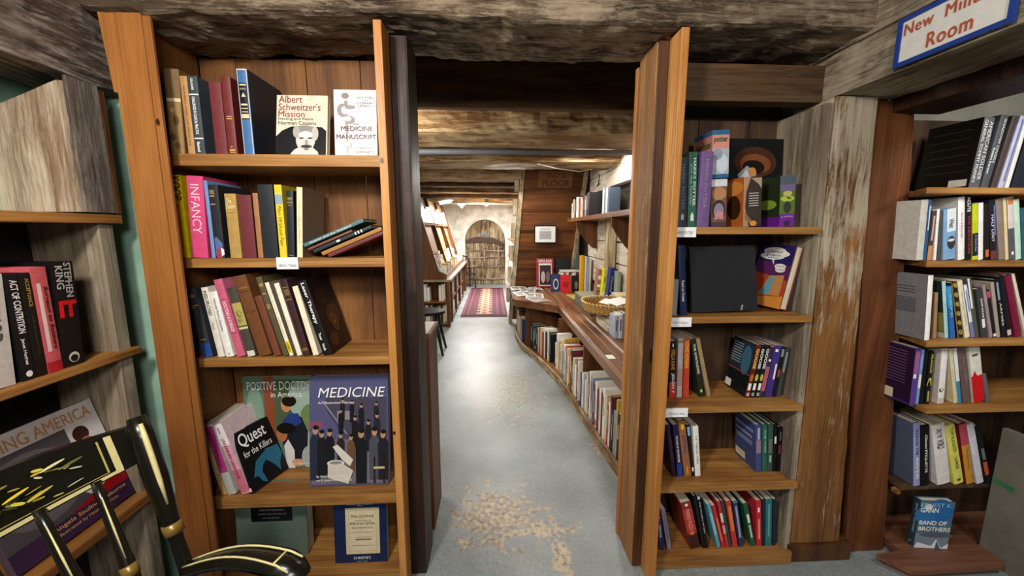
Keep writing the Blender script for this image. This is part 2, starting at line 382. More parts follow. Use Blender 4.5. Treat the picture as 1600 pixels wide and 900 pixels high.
def row(key, z, Yf, depth, group, items, X=None, pack=True):
    """items: (px left, px right, y of top, px of top-left, colour, label, options). Spines stand in the plane Y=Yf (or X=X)"""
    prev = []
    for it in items:
        xl, xr, yt, xt, colr, lab = it[:6]; op = dict(it[6]) if len(it) > 6 else {}
        yf = op.pop('Y', Yf); dd = op.pop('d', depth); zz = op.pop('z', z)
        if 'by' in op: by = op.pop('by'); yf = atZ(xl, by, zz).y
        if X is None:
            s0 = xAt(xl, yf, zz); s1 = xAt(xr, yf, zz); T = atY(xt, yt, yf); dz = T.z-zz; ds = T.x-s0
        else:
            s0 = yOnX(xl, X, zz); s1 = yOnX(xr, X, zz); T = atX(xt, yt, X); dz = T.z-zz; ds = T.y-s0
        a = math.atan2(ds, dz)
        if abs(a) < .035: a = 0
        h = math.hypot(ds, dz); t = (s1-s0)*math.cos(a)*.96
        t = max(t, .006)
        zb = zz+.0008+(t*math.sin(a) if a > 0 else 0)
        if a > 0: s0 = s1-t*math.cos(a)
        if pack:
            for _ in range(60):
                P = poly(s0, zb, t+.0006, h, a)
                if any(sat(P, q) for q in prev): s0 += .0012
                else: break
            prev.append(poly(s0, zb, t+.0006, h, a))
        grp = op.pop('group', None)
        o = book(t, dd, h, colr, lab, grp or group, **op)
        if X is None: put(o, (s0, yf, zb), 0, a)
        else: put(o, (X, s0, zb), PI/2, a)
def face_out(bl, br, ytop, z, Yb, back, thick, color, label, group=None, roll=0, yaw=0, h=None, **kw):
    """book with its front cover to the room: bl, br = pixel columns of its bottom corners, leaning back by 'back' radians"""
    x0 = xAt(bl, Yb, z); x1 = xAt(br, Yb, z); wd = x1-x0
    if h is None:
        a, b = .05, .8
        for _ in range(40):
            m = (a+b)/2; q = proj((x0, Yb+m*math.sin(back), z+m*math.cos(back)))
            if q[1] > ytop: a = m
            else: b = m
        h = a
    o = book(thick, wd, h, color, label, group, **kw)
    # spine left: local +X (front cover) -> -Y
    M = Matrix.Translation((x0, Yb, z+.001+abs(math.sin(roll))*0)) @ Matrix.Rotation(yaw, 4, 'Z') @ Matrix.Rotation(-back, 4, 'X') @ Matrix.Rotation(roll, 4, 'Y') @ Matrix.Rotation(-PI/2, 4, 'Z') @ Matrix.Translation((-thick, 0, 0))
    zmin = min((M @ Vector((cx_*thick, cy_*wd, 0))).z for cx_ in (0, 1) for cy_ in (0, 1))
    o.matrix_world = Matrix.Translation((0, 0, z+.0008-zmin)) @ M
    return o
# ================================================================ THE SETTING
def struct(name, bm, m, smooth=False): return tag(obj(name, bm, m, None, smooth), kind='structure')
struct('floor', bx(-2.2, -1.6, -.12, 3.2, 9.6, 0, 0), floor_mat())
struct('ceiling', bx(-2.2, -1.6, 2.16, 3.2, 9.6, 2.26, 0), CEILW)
struct('wall_left', bx(-1.46, -1.6, 0, -1.36, 1.36, 2.16, 0), GREEN)
struct('wall_front_left', bx(-1.46, 1.345, 0, -1.085, 1.40, 2.16, 0), GREEN)
struct('wall_behind_left_bookcase', bx(-1.6, 1.56, 0, -.46, 1.62, 2.16, 0), DARKW)
struct('wall_behind_right_bookcase', bx(.64, 1.56, 0, 1.24, 1.62, 2.16, 0), DARKW)
struct('wall_corridor_left', bx(-1.62, 1.6, 0, -1.52, 9.3, 2.16, 0), WHITEW)
struct('wall_corridor_right', bx(1.22, 1.62, 0, 1.32, 5.4, 2.16, 0), DARKW)
struct('wall_end_room_right', bx(.62, 5.6, 0, .72, 9.3, 2.16, 0), WHITEW)
struct('wall_military_room', bx(1.28, 1.50, 0, 3.0, 1.58, 2.16, 0), GREYWALL)
struct('wall_military_right', bx(2.9, -1.0, 0, 3.0, 1.5, 2.16, 0), GREYWALL)
# end wall with an arched doorway
ye = 9.235
def end_wall():
    bm = bmesh.new(); x0, x1, sp_h, top = -.66, .30, 1.05, 1.56; cx = (x0+x1)/2; r = (x1-x0)/2
    arc = [(cx+r*math.cos(PI-PI*i/20), sp_h+(top-sp_h)*math.sin(PI*i/20)) for i in range(21)]
    pts = [(-1.6, 0), (x0, 0)]+arc+[(x1, 0), (1.0, 0), (1.0, 2.16), (-1.6, 2.16)]
    prism(bm, pts, 'y', ye, ye+.18); return bm
obj.keep = False
struct('wall_end', end_wall(), WHITEW)
# ---- old arched plank door
dr = empty('door_1', (-.18, ye+.1, 0)); tag(dr, kind='structure')
x0, x1 = -.66, .30
bm = bmesh.new(); n = 5
for i in range(n):
    a = x0+(x1-x0)*i/n+.004; b = x0+(x1-x0)*(i+1)/n-.004; m_ = (a+b)/2
    def hh(x): return 1.05+.50*math.sqrt(max(0, 1-((x+.18)/.5)**2))
    prism(bm, [(a+.18, 0.01), (b+.18, 0.01), (b+.18, hh(b)), (m_+.18, hh(m_)), (a+.18, hh(a))], 'y', -.02, .03)
obj('door_planks', bm, DOORZ, dr)
bm = bmesh.new()
for z_ in (.12, .42, .64, .80, 1.02): box(bm, -.46, -.045, z_, .46, -.02, z_+.035, .003)
for x_ in (-.33, -.04, .3): box(bm, x_, -.05, .02, x_+.03, -.03, 1.2, .003)
obj('door_battens', bm, wood('batten_x', '#3f2c1c', '#6b5036', 'x', worn='#a3927a', wamt=.5), dr)
bm = bmesh.new(); prism(bm, [(-.46, 1.08), (-.2, 1.16), (.2, 1.13), (.44, 1.0), (.44, .93), (.2, 1.0), (-.2, 1.02), (-.46, 1.0)], 'y', -.06, -.03)
obj('door_iron_strap', bm, paint('#3a2318', .6), dr)
bm = bmesh.new(); box(bm, -.08, -.05, 1.17, .06, -.04, 1.24); obj('door_notice', bm, paint('#5b6f8e', .5), dr)
# ---- main beam over the opening and other big timbers
mb = hewn([(-1.12, 1.205, 1.905), (-1.12, 1.50, 1.905), (-1.12, 1.50, 2.2), (-1.12, 1.205, 2.2)], [(1.75, 1.205, 1.905), (1.75, 1.46, 1.905), (1.75, 1.46, 2.2), (1.75, 1.205, 2.2)], 150, 14, .013, 3, 11)
tag(obj('ceiling_beam', mb, BEAMX), 'rough hewn weathered ceiling beam running over both bookcases and the opening', 'beam')
mb = hewn([(-1.46, -1.3, 1.70), (-1.14, -1.3, 1.70), (-1.14, -1.3, 2.2), (-1.46, -1.3, 2.2)], [(-1.46, 1.335, 1.715), (-1.14, 1.335, 1.715), (-1.14, 1.335, 2.2), (-1.46, 1.335, 2.2)], 90, 12, .012, 9, 8)
tag(obj('ceiling_beam', mb, BEAMY), 'thick grey brown beam along the green left wall, top left corner', 'beam')
def hdr(z0, z1, ya, yb, x0=1.15, x1=1.37, sd=1, m=None, amp=.006):
    return hewn([(x0, ya, z0), (x1, ya, z0), (x1, ya, z1), (x0, ya, z1)], [(x0, yb, z0), (x1, yb, z0), (x1, yb, z1), (x0, yb, z1)], 90, 10, amp, sd, 9)
tag(obj('lintel_beam', hdr(1.745, 1.885, -.6, 1.555, sd=4), GREYY), 'weathered grey lintel under the blue framed sign over the right doorway', 'beam')
tag(obj('upper_lintel_beam', hdr(1.892, 2.02, -.6, 1.475, 1.155, 1.36, sd=6), GREYY), 'upper weathered timber lying on the lintel of the right doorway', 'beam')
tag(obj('inner_lintel', bx(1.372, -.6, 1.70, 1.56, 1.34, 2.1, .004), DARKZ), 'dark inner lintel behind the signed beam of the right doorway', 'beam')
# posts of the middle opening
def post(name, A, B, m, label, amp=.003, seed=0, nl=40): return tag(obj(name, hewn(A, B, nl, 8, amp, seed), m), label, 'post')
def rect(x0, y0, x1, y1, z): return [(x0, y0, z), (x1, y0, z), (x1, y1, z), (x0, y1, z)]
post('door_post', rect(-.322, 1.31, -.262, 1.46, 0), rect(-.322, 1.31, -.262, 1.46, 1.90), DARKZ, 'dark brown post on the left side of the middle opening', .003, 1)
t = empty('door_post', (.56, 1.38, 0), 0, 'brown post with a lighter inner face, right side of the middle opening', 'post')
obj('post', hewn(rect(-.028, -.07, .027, .075, 0), rect(-.03, -.07, .027, .075, 1.90), 40, 8, .003, 2), POSTL, t)
obj('facing_board', bx(-.024, -.079, .0, .030, -.0725, 1.90, .002), MIDZ, t)
obj('edge_strip', bx(-.034, .078, .0, -.012, .1, 1.88, .002), ORZ2, t)
obj('latch_hole', bx(-.0, -.0815, .83, .012, -.0785, .88), BLACK, t)
# joists over the corridor
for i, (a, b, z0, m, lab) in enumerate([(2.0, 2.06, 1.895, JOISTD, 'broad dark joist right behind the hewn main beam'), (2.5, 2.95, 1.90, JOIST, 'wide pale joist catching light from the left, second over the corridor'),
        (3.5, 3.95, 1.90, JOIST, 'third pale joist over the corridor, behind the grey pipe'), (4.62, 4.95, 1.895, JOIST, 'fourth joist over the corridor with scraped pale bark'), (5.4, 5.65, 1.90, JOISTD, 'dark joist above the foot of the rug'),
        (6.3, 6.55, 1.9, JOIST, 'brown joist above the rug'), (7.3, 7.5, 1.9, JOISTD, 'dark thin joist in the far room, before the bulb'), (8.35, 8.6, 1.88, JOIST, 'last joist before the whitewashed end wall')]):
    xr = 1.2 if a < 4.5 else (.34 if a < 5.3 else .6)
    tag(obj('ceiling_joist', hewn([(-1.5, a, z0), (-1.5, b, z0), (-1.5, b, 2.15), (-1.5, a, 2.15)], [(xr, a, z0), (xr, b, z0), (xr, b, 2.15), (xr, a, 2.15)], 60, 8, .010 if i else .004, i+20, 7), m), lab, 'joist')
bm = bmesh.new(); tube(bm, [(-1.5, 3.05, 1.885), (1.1, 3.05, 1.9)], .022, 12); tag(obj('ceiling_pipe', bm, paint('#5f646c', .6)), 'grey pipe across the corridor ceiling between pale joists', 'pipe')
bm = bmesh.new(); tube(bm, [(-.9, 8.0, 1.85), (.5, 8.05, 1.84)], .02, 10); tag(obj('ceiling_pipe', bm, paint('#d7d2c6', .5)), 'pale thin pipe under the ceiling of the far room', 'pipe')
bm = bmesh.new(); tube(bm, [atY(840, 256, 3.45), atY(868, 263, 3.6), atY(905, 268, 3.75), atY(925, 264, 3.85)], .005, 6)
tag(obj('electric_cable', bm, paint('#c9c2b4', .5)), 'thin pale cable sagging under the joists above the staircase', 'cable')
bm = bmesh.new(); tube(bm, [(1.12, 4.15, 1.885), (1.11, 4.05, 1.87), (1.13, 4.15, 1.80), (1.17, 4.4, 1.76), (1.17, 4.6, 1.70)], .006, 6)
tag(obj('electric_cable', bm, BLACK), 'thin dark cable looping down the pale planks at the right', 'cable')
# right corridor wall cladding: pale whitewashed planks
for k, (za, zb, lab) in enumerate([(1.885, 2.04, 'topmost pale whitewashed plank on the right corridor wall'), (1.72, 1.88, 'pale plank above the high bookshelf on the right corridor wall'), (1.2, 1.41, 'pale plank right under the high bookshelf'), (1.0, 1.19, 'stained pale plank between high shelf and book table'), (.74, .99, 'lowest pale plank just above the book table')]):
    tag(obj('wall_plank', hewn([(1.15, 1.66, za), (1.215, 1.66, za), (1.215, 1.66, zb), (1.15, 1.66, zb)], [(1.15, 4.6, za), (1.215, 4.6, za), (1.215, 4.6, zb), (1.15, 4.6, zb)], 60, 6, .005, k+40), PALEY), lab, 'plank')
post('wall_stud', rect(1.06, 3.52, 1.14, 3.62, .60), rect(1.06, 3.52, 1.14, 3.62, 1.40), STRZ, 'pale upright stud between book table and high shelf', .003, 5, 20)

# ================================================================ LEFT BOOKCASE
LC = empty('bookcase', (-.68, 1.30, 0), 0, 'orange pine bookcase left of the middle opening, with a broad front board', 'bookcase'); ox, oy = -.68, 1.30
def part(root, name, x0, y0, z0, x1, y1, z1, m, bev=.002):
    l = root.location; return obj(name, bx(x0-l.x, y0-l.y, z0-l.z, x1-l.x, y1-l.y, z1-l.z, bev), m, root)
bm = bmesh.new(); prism(bm, [(-1.075+.68, 1.69), (-1.063+.68, 1.69), (-1.063+.68, 0), (-.975+.68, 0), (-.975+.68, 1.90), (-1.09+.68, 1.90)][::1], 'y', -.08, -.058, bev=.001)
obj('front_board', bm, ORZ, LC)
part(LC, 'edge_strip', -.9742, 1.222, 0, -.953, 1.232, 1.895, ORZ)
part(LC, 'side_panel', -1.04, 1.244, 0, -1.026, 1.50, 1.90, BACKW)
part(LC, 'edge_strip', -.340, 1.222, 0, -.3155, 1.30, 1.90, ORZ2)
part(LC, 'side_panel', -.343, 1.3005, 0, -.330, 1.50, 1.90, ORZ)
bm = bmesh.new(); xs = [-1.025, -.90, -.66, -.47, -.339]
for a, b in zip(xs, xs[1:]): box(bm, a+.68+.0015, (.201), 0.0, b+.68-.0015, .215, 1.90, .001)
obj('back_board', bm, BACKW, LC)
LZ = [1.536, 1.211, .874, .356, .055]
for z_, th in zip(LZ, (.036, .030, .028, .036, .05)):
    part(LC, 'shelf', -1.025, 1.285 if z_ > .1 else 1.27, z_-th, -.3415, 1.4995, z_, ORX)
p = part(LC, 'label_holder', -.70, 1.278, 1.176, -.632, 1.2845, 1.214, paint('#f4f4f2', .4), .0005)
art_mesh('label_text', [('t', 'Historic Medical', .12, .2, .92, .5, '#6b7a90', {'b': 0})], .068, .038, lambda u, v, l: (u-.70+.68, 1.278-1.30-l, v+1.176), p)
for x_, z_, r_ in ((-.332, 1.50, .006), (-.335, .62, .005)):
    art_mesh('knot', [('e', .5, .5, .5, .5, '#5a2f12'), ('e', .5, .5, .28, .3, '#2a1408')], 2*r_, 3*r_, lambda u, v, l, x_=x_, z_=z_, r_=r_: (x_+.68+u-r_, 1.222-1.30-l, z_+v), LC)
art_mesh('knot', [('e', .5, .5, .5, .5, '#5a2f12'), ('e', .5, .5, .28, .3, '#2a1408')], .012, .022, lambda u, v, l: (-.967+.68+u-.006, -.078-l, 1.60+v), LC)
# ================================================================ RIGHT BOOKCASE
RC = empty('bookcase', (.87, 1.30, 0), 0, 'pine bookcase right of the middle opening, with weathered grey side plank', 'bookcase')
part(RC, 'side_panel', .593, 1.306, 0, .608, 1.52, 1.90, ORZ)
part(RC, 'front_strip', .568, 1.218, 0, .5925, 1.298, 1.90, ORZ2)
obj('weathered_side_plank', hexa([(1.146-.87, 0, 0), (1.168-.87, 0, 0), (1.168-.87, .22, 0), (1.146-.87, .22, 0)], [(1.112-.87, 0, 1.72), (1.14-.87, 0, 1.72), (1.14-.87, .24, 1.72), (1.112-.87, .24, 1.72)]), GREYW, RC)
bm = bmesh.new(); xs = [.610, .80, 1.0, 1.145]
for a, b in zip(xs, xs[1:]): box(bm, a-.87+.002, .221, 0.0, b-.87-.002, .24, 1.72, .001)
obj('back_board', bm, BACKD, RC)
part(RC, 'top_rail', .610, 1.36, 1.74, 1.145, 1.42, 1.86, JOISTD)
RZ = [1.312, 1.002, .667, .352, .052]
for z_, th, xr in zip(RZ, (.024, .024, .024, .026, .05), (1.128, 1.135, 1.14, 1.155, 1.165)):
    bm = bmesh.new(); prism(bm, [(.609-.87, 0), (xr-.87, 0), (xr-.87, -.02), (xr-.03-.87, -.02-.001), (.609-.87, -.021)], 'z', z_-th, z_, bev=.001)
    q = 1.110-(z_-1.3)*.022
    prism(bm, [(.609-.87, .0), (q-.87, .0), (q-.87, .2195), (.609-.87, .2195)], 'z', z_-th, z_)
    obj('shelf', bm, ORX, RC)
part(RC, 'kick_board', .609, 1.282, .0, 1.16, 1.30, .0495-.05+.049, ORX)
for z_, xa, xb, s in ((1.312, .600, .684, 'HARRY POTTER'), (1.002, .605, .69, 'Sci-fi Graphics'), (.667, .615, .70, 'Misc/Horror Series')):
    p = part(RC, 'label_holder', xa, 1.272, z_-.034, xb, 1.2775, z_-.001, paint('#f4f4f2', .4), .0005)
    art_mesh('label_text', [('t', s, .2, .3, .85, .6, '#808890', {'b': 0})], xb-xa, .033, lambda u, v, l, xa=xa, z_=z_: (u+xa-.87, 1.272-1.30-l, v+z_-.034), p)
# ================================================================ RIGHT DOORWAY POSTS, SIGN
post('door_post', [(1.17, 1.30, .075), (1.375, 1.30, .075), (1.375, 1.49, .075), (1.17, 1.49, .075)], [(1.145, 1.30, 1.742), (1.292, 1.30, 1.742), (1.292, 1.49, 1.742), (1.145, 1.49, 1.742)], wood('tall_post_z', '#6d4724', '#946536', 'z', c0='#46290f', worn='#b5a890', wamt=.04, rough=.45, gs=9, wsc=2.2, wtop=.28), 'tall square post, pale and worn at the top, left side of the right doorway', .003, 11)
tag(obj('post_plinth', hewn(rect(1.155, 1.285, 1.42, 1.49, 0), rect(1.155, 1.285, 1.42, 1.49, .07), 6, 8, .003, 12), MIDZ), 'low wooden plinth block at the foot of the tall square post', 'plinth')
post('door_post', [(1.43, 1.325, 0), (1.60, 1.325, 0), (1.60, 1.46, 0), (1.43, 1.46, 0)], [(1.30, 1.325, 1.74), (1.455, 1.325, 1.74), (1.455, 1.46, 1.74), (1.30, 1.46, 1.74)], REDZ, 'smooth red brown post between the tall square post and the military books', .002, 13)
sg = empty('room_sign', (1.142, .985, 1.815), 0, 'white sign in a blue frame reading New Military Room on the lintel', 'sign')
obj('frame', box(box(box(box(bmesh.new(), -.008, -.128, -.064, .0, .128, -.052), -.008, -.128, .052, .0, .128, .064), -.008, -.128, -.052, .0, -.116, .052), -.008, .116, -.052, .0, .128, .052), paint('#243f8c', .4), sg)
pn = obj('panel', bx(-.004, -.116, -.052, 0, .116, .052, 0), paint('#dedbd3', .5, .04), sg)
art_mesh('sign_lettering', [('t', s_, u_+o_, v_, w_+o_, x_, '#b4593f', {'b': 0, 'sp': 1.1}) for s_, u_, v_, w_, x_ in (('New  Military', .03, .55, .95, .92), ('Room', .30, .10, .72, .44)) for o_ in (-.005, -.0025, 0, .0025, .005)], .232, .104, lambda u, v, l: (-.0045-l, .116-u, v-.052), pn)
# ================================================================ LEFT WALL: post block, shelves
post('wall_post', [(-1.36, 1.15, 1.352), (-1.151, 1.15, 1.352), (-1.151, 1.245, 1.352), (-1.36, 1.245, 1.352)], [(-1.40, 1.15, 1.60), (-1.152, 1.15, 1.70), (-1.152, 1.245, 1.70), (-1.40, 1.245, 1.60)], LEFTP, 'patchy pale timber post standing on the top left shelf', .004, 15)
tag(obj('post_cladding', hewn(rect(-1.149, 1.157, -1.138, 1.243, 1.352), rect(-1.149, 1.157, -1.138, 1.243, 1.712), 20, 5, .0015, 16), LEFTP2), 'grey weathered board on the right face of the patchy left post', 'board')
tag(obj('trim_strip', bx(-1.165, 1.246, 1.35, -1.139, 1.262, 1.705), CHESTZ), 'narrow brown trim strip along the green wall edge, left', 'trim')
tag(obj('wall_trim', bx(-1.24, 1.30, 1.735, -1.05, 1.343, 1.765), DARKZ), 'short dark trim above the green wall strip, left', 'trim')
WC = empty('wall_bookcase', (-1.25, .7, 0), 0, 'low bookcase along the left wall with weathered end panel', 'bookcase')
WZ = [1.347, .932, .455]
for z_, th, xf in zip(WZ, (.026, .022, .03), (-1.14, -1.135, -1.125)):
    part(WC, 'shelf', -1.359, -.3, z_-th, xf, 1.262 if z_ > 1 else 1.257, z_, ORY, .003)
obj('end_panel', bx(-1.359+1.25, 1.20-.7, 0, -1.165+1.25, 1.225-.7, 1.32), wood('end_panel_wood', '#6f614f', '#94836b', 'z', c0='#4c3f31', worn='#a99b84', wamt=.4, rough=.8), WC)
obj('end_panel_edge', bx(-1.164+1.25, 1.198-.7, 0, -1.152+1.25, 1.24-.7, 1.32), GREYW, WC)
part(WC, 'back_panel', -1.359, .55, 0.02, -1.35, 1.199, 1.32, paint('#1c1713', .8))
# ================================================================ MILITARY BOOKCASE (right room)
MC = empty('bookcase', (1.8, 1.3, 0), 0, 'bookcase of military books with chamfered shelves, through the right doorway', 'bookcase')
mx0 = 1.415
def mshelf(z_, th=.02):
    a = xAt(1448, 1.21, z_); xb = 1.462+.145*(1-z_/1.74)
    bm = bmesh.new(); prism(bm, [(xb-1.8, .02), (a-1.8, -.09), (2.35-1.8, -.09), (2.35-1.8, .17), (xb-1.8, .17)], 'z', z_-th, z_, bev=.0015); return obj('shelf', bm, ORX, MC)
MZ = [atY(1520, 293, 1.21).z, atY(1520, 408, 1.21).z, atY(1520, 533, 1.21).z, atY(1520, 637, 1.21).z]
for z_ in MZ: mshelf(z_)
MZ5 = .30
part(MC, 'shelf', 1.60, 1.30, MZ5-.012, 2.0, 1.46, MZ5-.001, BACKD)
part(MC, 'back_board', 1.61, 1.475, .0, 2.34, 1.495, 1.72, BACKD)
part(MC, 'side_panel', 2.352, 1.22, 0, 2.37, 1.49, 1.72, BACKD)
part(MC, 'side_cleat', 1.585, 1.30, MZ5-.03, 1.60, 1.324, MZ5-.012, ORX)
tag(obj('wall_panel', bx(1.955, .6, .0, 1.975, 1.287, .55), plaster('panel_plaster', '#6b675c', '#7d796d')), 'grey green panel below the military shelves, right edge', 'panel')
bm = bmesh.new(); q = [atX(1550, 745, 1.9535), atX(1553, 753, 1.9535), atX(1583, 770, 1.9535), atX(1585, 763, 1.9535)]
bm.faces.new([bm.verts.new(v) for v in q]); f = bmesh.ops.extrude_face_region(bm, geom=bm.faces[:]); bmesh.ops.translate(bm, vec=(-.001, 0, 0), verts=[v for v in f['geom'] if isinstance(v, bmesh.types.BMVert)])
tag(obj('tape_strip', bm, paint('#2f7a4a', .4)), 'strip of green tape on the grey panel, right', 'tape')
P1 = atZ(1369, 865, .045); P2 = atZ(1427, 892, .045); P3 = atZ(1564, 884, .045)
bm = bmesh.new(); prism(bm, [(P1.x, P1.y), (P2.x, P2.y), (1.93, P3.y), (1.95, 1.21), (1.95, 1.30), (2.33, 1.30), (2.33, 1.465), (1.61, 1.465), (1.61, P1.y+.01)], 'z', .022, .045, bev=.003)
prism(bm, [(P1.x+.03, P1.y), (P2.x+.015, P2.y+.02), (1.92, P3.y+.02), (1.93, 1.45), (1.62, 1.45), (1.62, P1.y+.01)], 'z', .0005, .0215)
tag(obj('low_step', bm, PLATW), 'low reddish brown wooden step with a cut corner below the military books', 'step')
# ================================================================ BOOKS: LEFT BOOKCASE
W_ = '#f3f0ea'
def sp(s, h='#e8d9a8', u0=.25, u1=.75, v0=.12, v1=.88, k='v', **o): return (k, s, u0, v0, u1, v1, h, o)
G1 = 'books on the top shelf of the left bookcase'
row('L1', LZ[0], 1.302, .165, G1, [
 (266, 290, 108, 254, '#6d5236', 'marbled tan and brown leather book at the left end of the top left shelf', dict(spinecol='#7a6040', spine=[('r', .05, .0, .95, .62, '#9a7d4e'), ('r', .02, .62, .98, .66, '#d9c9a0'), ('e', .3, .2, .2, .05, '#6d5330'), ('e', .6, .4, .2, .06, '#6d5330'), ('e', .4, .52, .15, .03, '#c2a873'), ('e', .55, .1, .2, .04, '#7a5e38')])),
 (295, 306, 119, 280, '#b98a55', 'narrow tan cloth book beside the marbled leather one', dict(spine=[sp('PHYSIOLOGY OF HEALTH', '#8c6535', .35, .6)])),
 (306.5, 322, 119, 294.5, '#3a434a', 'slate grey book with white vertical lettering and white bands on the top shelf', dict(spine=[('r', .03, .76, .97, .775, W_), ('r', .03, .2, .97, .215, W_), sp('GALLAGHER', W_, .35, .6, .82, .97), sp('CHALLENGES IN CLINICAL PRACTICE', W_, .3, .62, .26, .74), sp('Blackwell', W_, .3, .62, .03, .16)], back=())),
 (338, 357, 129, 326, '#6d2c30', 'plain maroon cloth book left of the one with gold bands', dict()),
 (357.5, 372, 120, 344.5, '#6b2826', 'maroon leather book with gold bands left of the blue slipcase', dict(spine=[('r', .2, .46, .8, .472, '#d2a85c'), ('r', .2, .49, .8, .5, '#d2a85c'), ('r', .2, .05, .8, .07, '#d2a85c'), ('r', .2, .025, .8, .035, '#d2a85c'), sp('*', '#d2a85c', .35, .65, .09, .11, 't')])),
 (382, 399, 108, 370, '#1d2a36', 'tall blue spined book with gilt black label in a dark slipcase', dict(d=.19, spinecol='#3d6a9c', spine=[('r', .04, .0, .1, 1, '#c9c4b8'), ('r', .9, 0, .96, 1, '#c9c4b8'), ('r', .04, .985, .96, 1, '#c9c4b8'), ('r', .12, .42, .88, .84, '#0d1116'), ('r', .2, .81, .8, .825, '#d8cda8'), sp('THE MEDICAL', '#d8cda8', .2, .8, .76, .78, 't'), ('p', [(.3, .68), (.7, .68), (.5, .73)], '#d8cda8'), ('r', .2, .58, .8, .6, '#d8cda8'), ('r', .2, .54, .8, .55, '#d8cda8'), ('r', .2, .50, .8, .51, '#d8cda8'), ('r', .15, .43, .85, .48, '#cfc49f')])),
])
alb = [('t', 'Albert', .04, .87, .50, .99, '#8f2a32', {'b': .0}), ('t', "Schweitzer's", .04, .74, .86, .86, '#8f2a32', {'b': 0}), ('t', 'Mission', .04, .63, .55, .73, '#8f2a32', {'b': 0}),
 ('t', 'Healing and Peace', .04, .565, .72, .62, '#6b5a48', {'b': 0}), ('t', 'Norman Cousins', .04, .50, .78, .56, '#4a3d33', {'b': 0}),
 ('p', [(.0, .0), (.98, 0), (.98, .40), (.9, .46), (.78, .47), (.3, .47), (.12, .40), (0, .3)], '#17171a'),
 ('p', [(.28, 0), (.36, .08), (.45, .12), (.72, .12), (.82, .05), (.84, 0)], '#cfcac2'), ('e', .58, .25, .19, .2, '#cbc6be'),
 ('e', .56, .42, .2, .07, '#8d8a86'), ('e', .40, .38, .07, .1, '#a9a5a0'), ('e', .76, .35, .07, .12, '#b8b4ae'), ('e', .58, .33, .14, .06, '#ddd8d0'),
 ('e', .5, .275, .05, .012, '#2c2a2a'), ('e', .67, .275, .05, .012, '#2c2a2a'), ('e', .6, .2, .03, .05, '#9a958e'), ('e', .6, .135, .11, .026, '#3a3838'), ('e', .6, .09, .05, .015, '#7d7872')]
face_out(431, 511, 151, LZ[0], 1.315, .20, .022, '#d8cfb8', 'cream book with red title and an old man with moustache, face out', G1, roll=.0, front=alb, pages='#cdbf9f')
md = [('r', 0, .62, 1, 1, '#e9e8ea'), ('r', 0, .27, 1, .53, '#cfcdcc'), ('e', .27, .91, .09, .045, '#8f8580'), ('p', [(.24, .84), (.33, .84), (.31, .05), (.29, .05)], '#9c9490'),
 ('e', .2, .7, .13, .1, '#988f8a'), ('e', .27, .7, .1, .06, '#e9e8ea'), ('e', .38, .745, .13, .03, '#988f8a'), ('e', .36, .56, .13, .06, '#988f8a'), ('e', .31, .575, .1, .035, '#dedcdc'), ('e', .3, .2, .11, .05, '#b8b2ae'), ('e', .28, .195, .08, .03, '#e9e8ea'),
 ('t', 'DOCTORS', .56, .87, .93, .90, '#6e6866', {'b': 0}), ('t', 'and', .7, .835, .8, .855, '#6e6866', {'b': 0}), ('t', 'LITERARY', .54, .79, .95, .82, '#6e6866', {'b': 0}), ('t', 'LEGACY', .58, .75, .92, .78, '#6e6866', {'b': 0}),
 ('t', 'From', .46, .48, .58, .505, '#555', {'b': 0}) if 0 else ('t', 'From', .46, .485, .58, .51, '#777070', {'b': 0}), ('t', 'MEDICINE', .16, .40, .90, .465, '#5d3b46', {'b': 0}), ('t', 'MANUSCRIPT', .05, .28, .98, .345, '#5d3b46', {'b': 0}), ('t', 'Seymour I.', .55, .13, .92, .17, '#5d5a58', {'b': 0}), ('t', 'SCHWARTZ', .48, .07, .92, .11, '#5d5a58', {'b': 0})]
face_out(524, 590, 141, LZ[0], 1.35, .10, .014, '#e6e5e8', 'white paperback with a grey rod and serpent, face out at the right end', G1, front=md, hard=False)
G2 = 'books on the second shelf of the left bookcase'
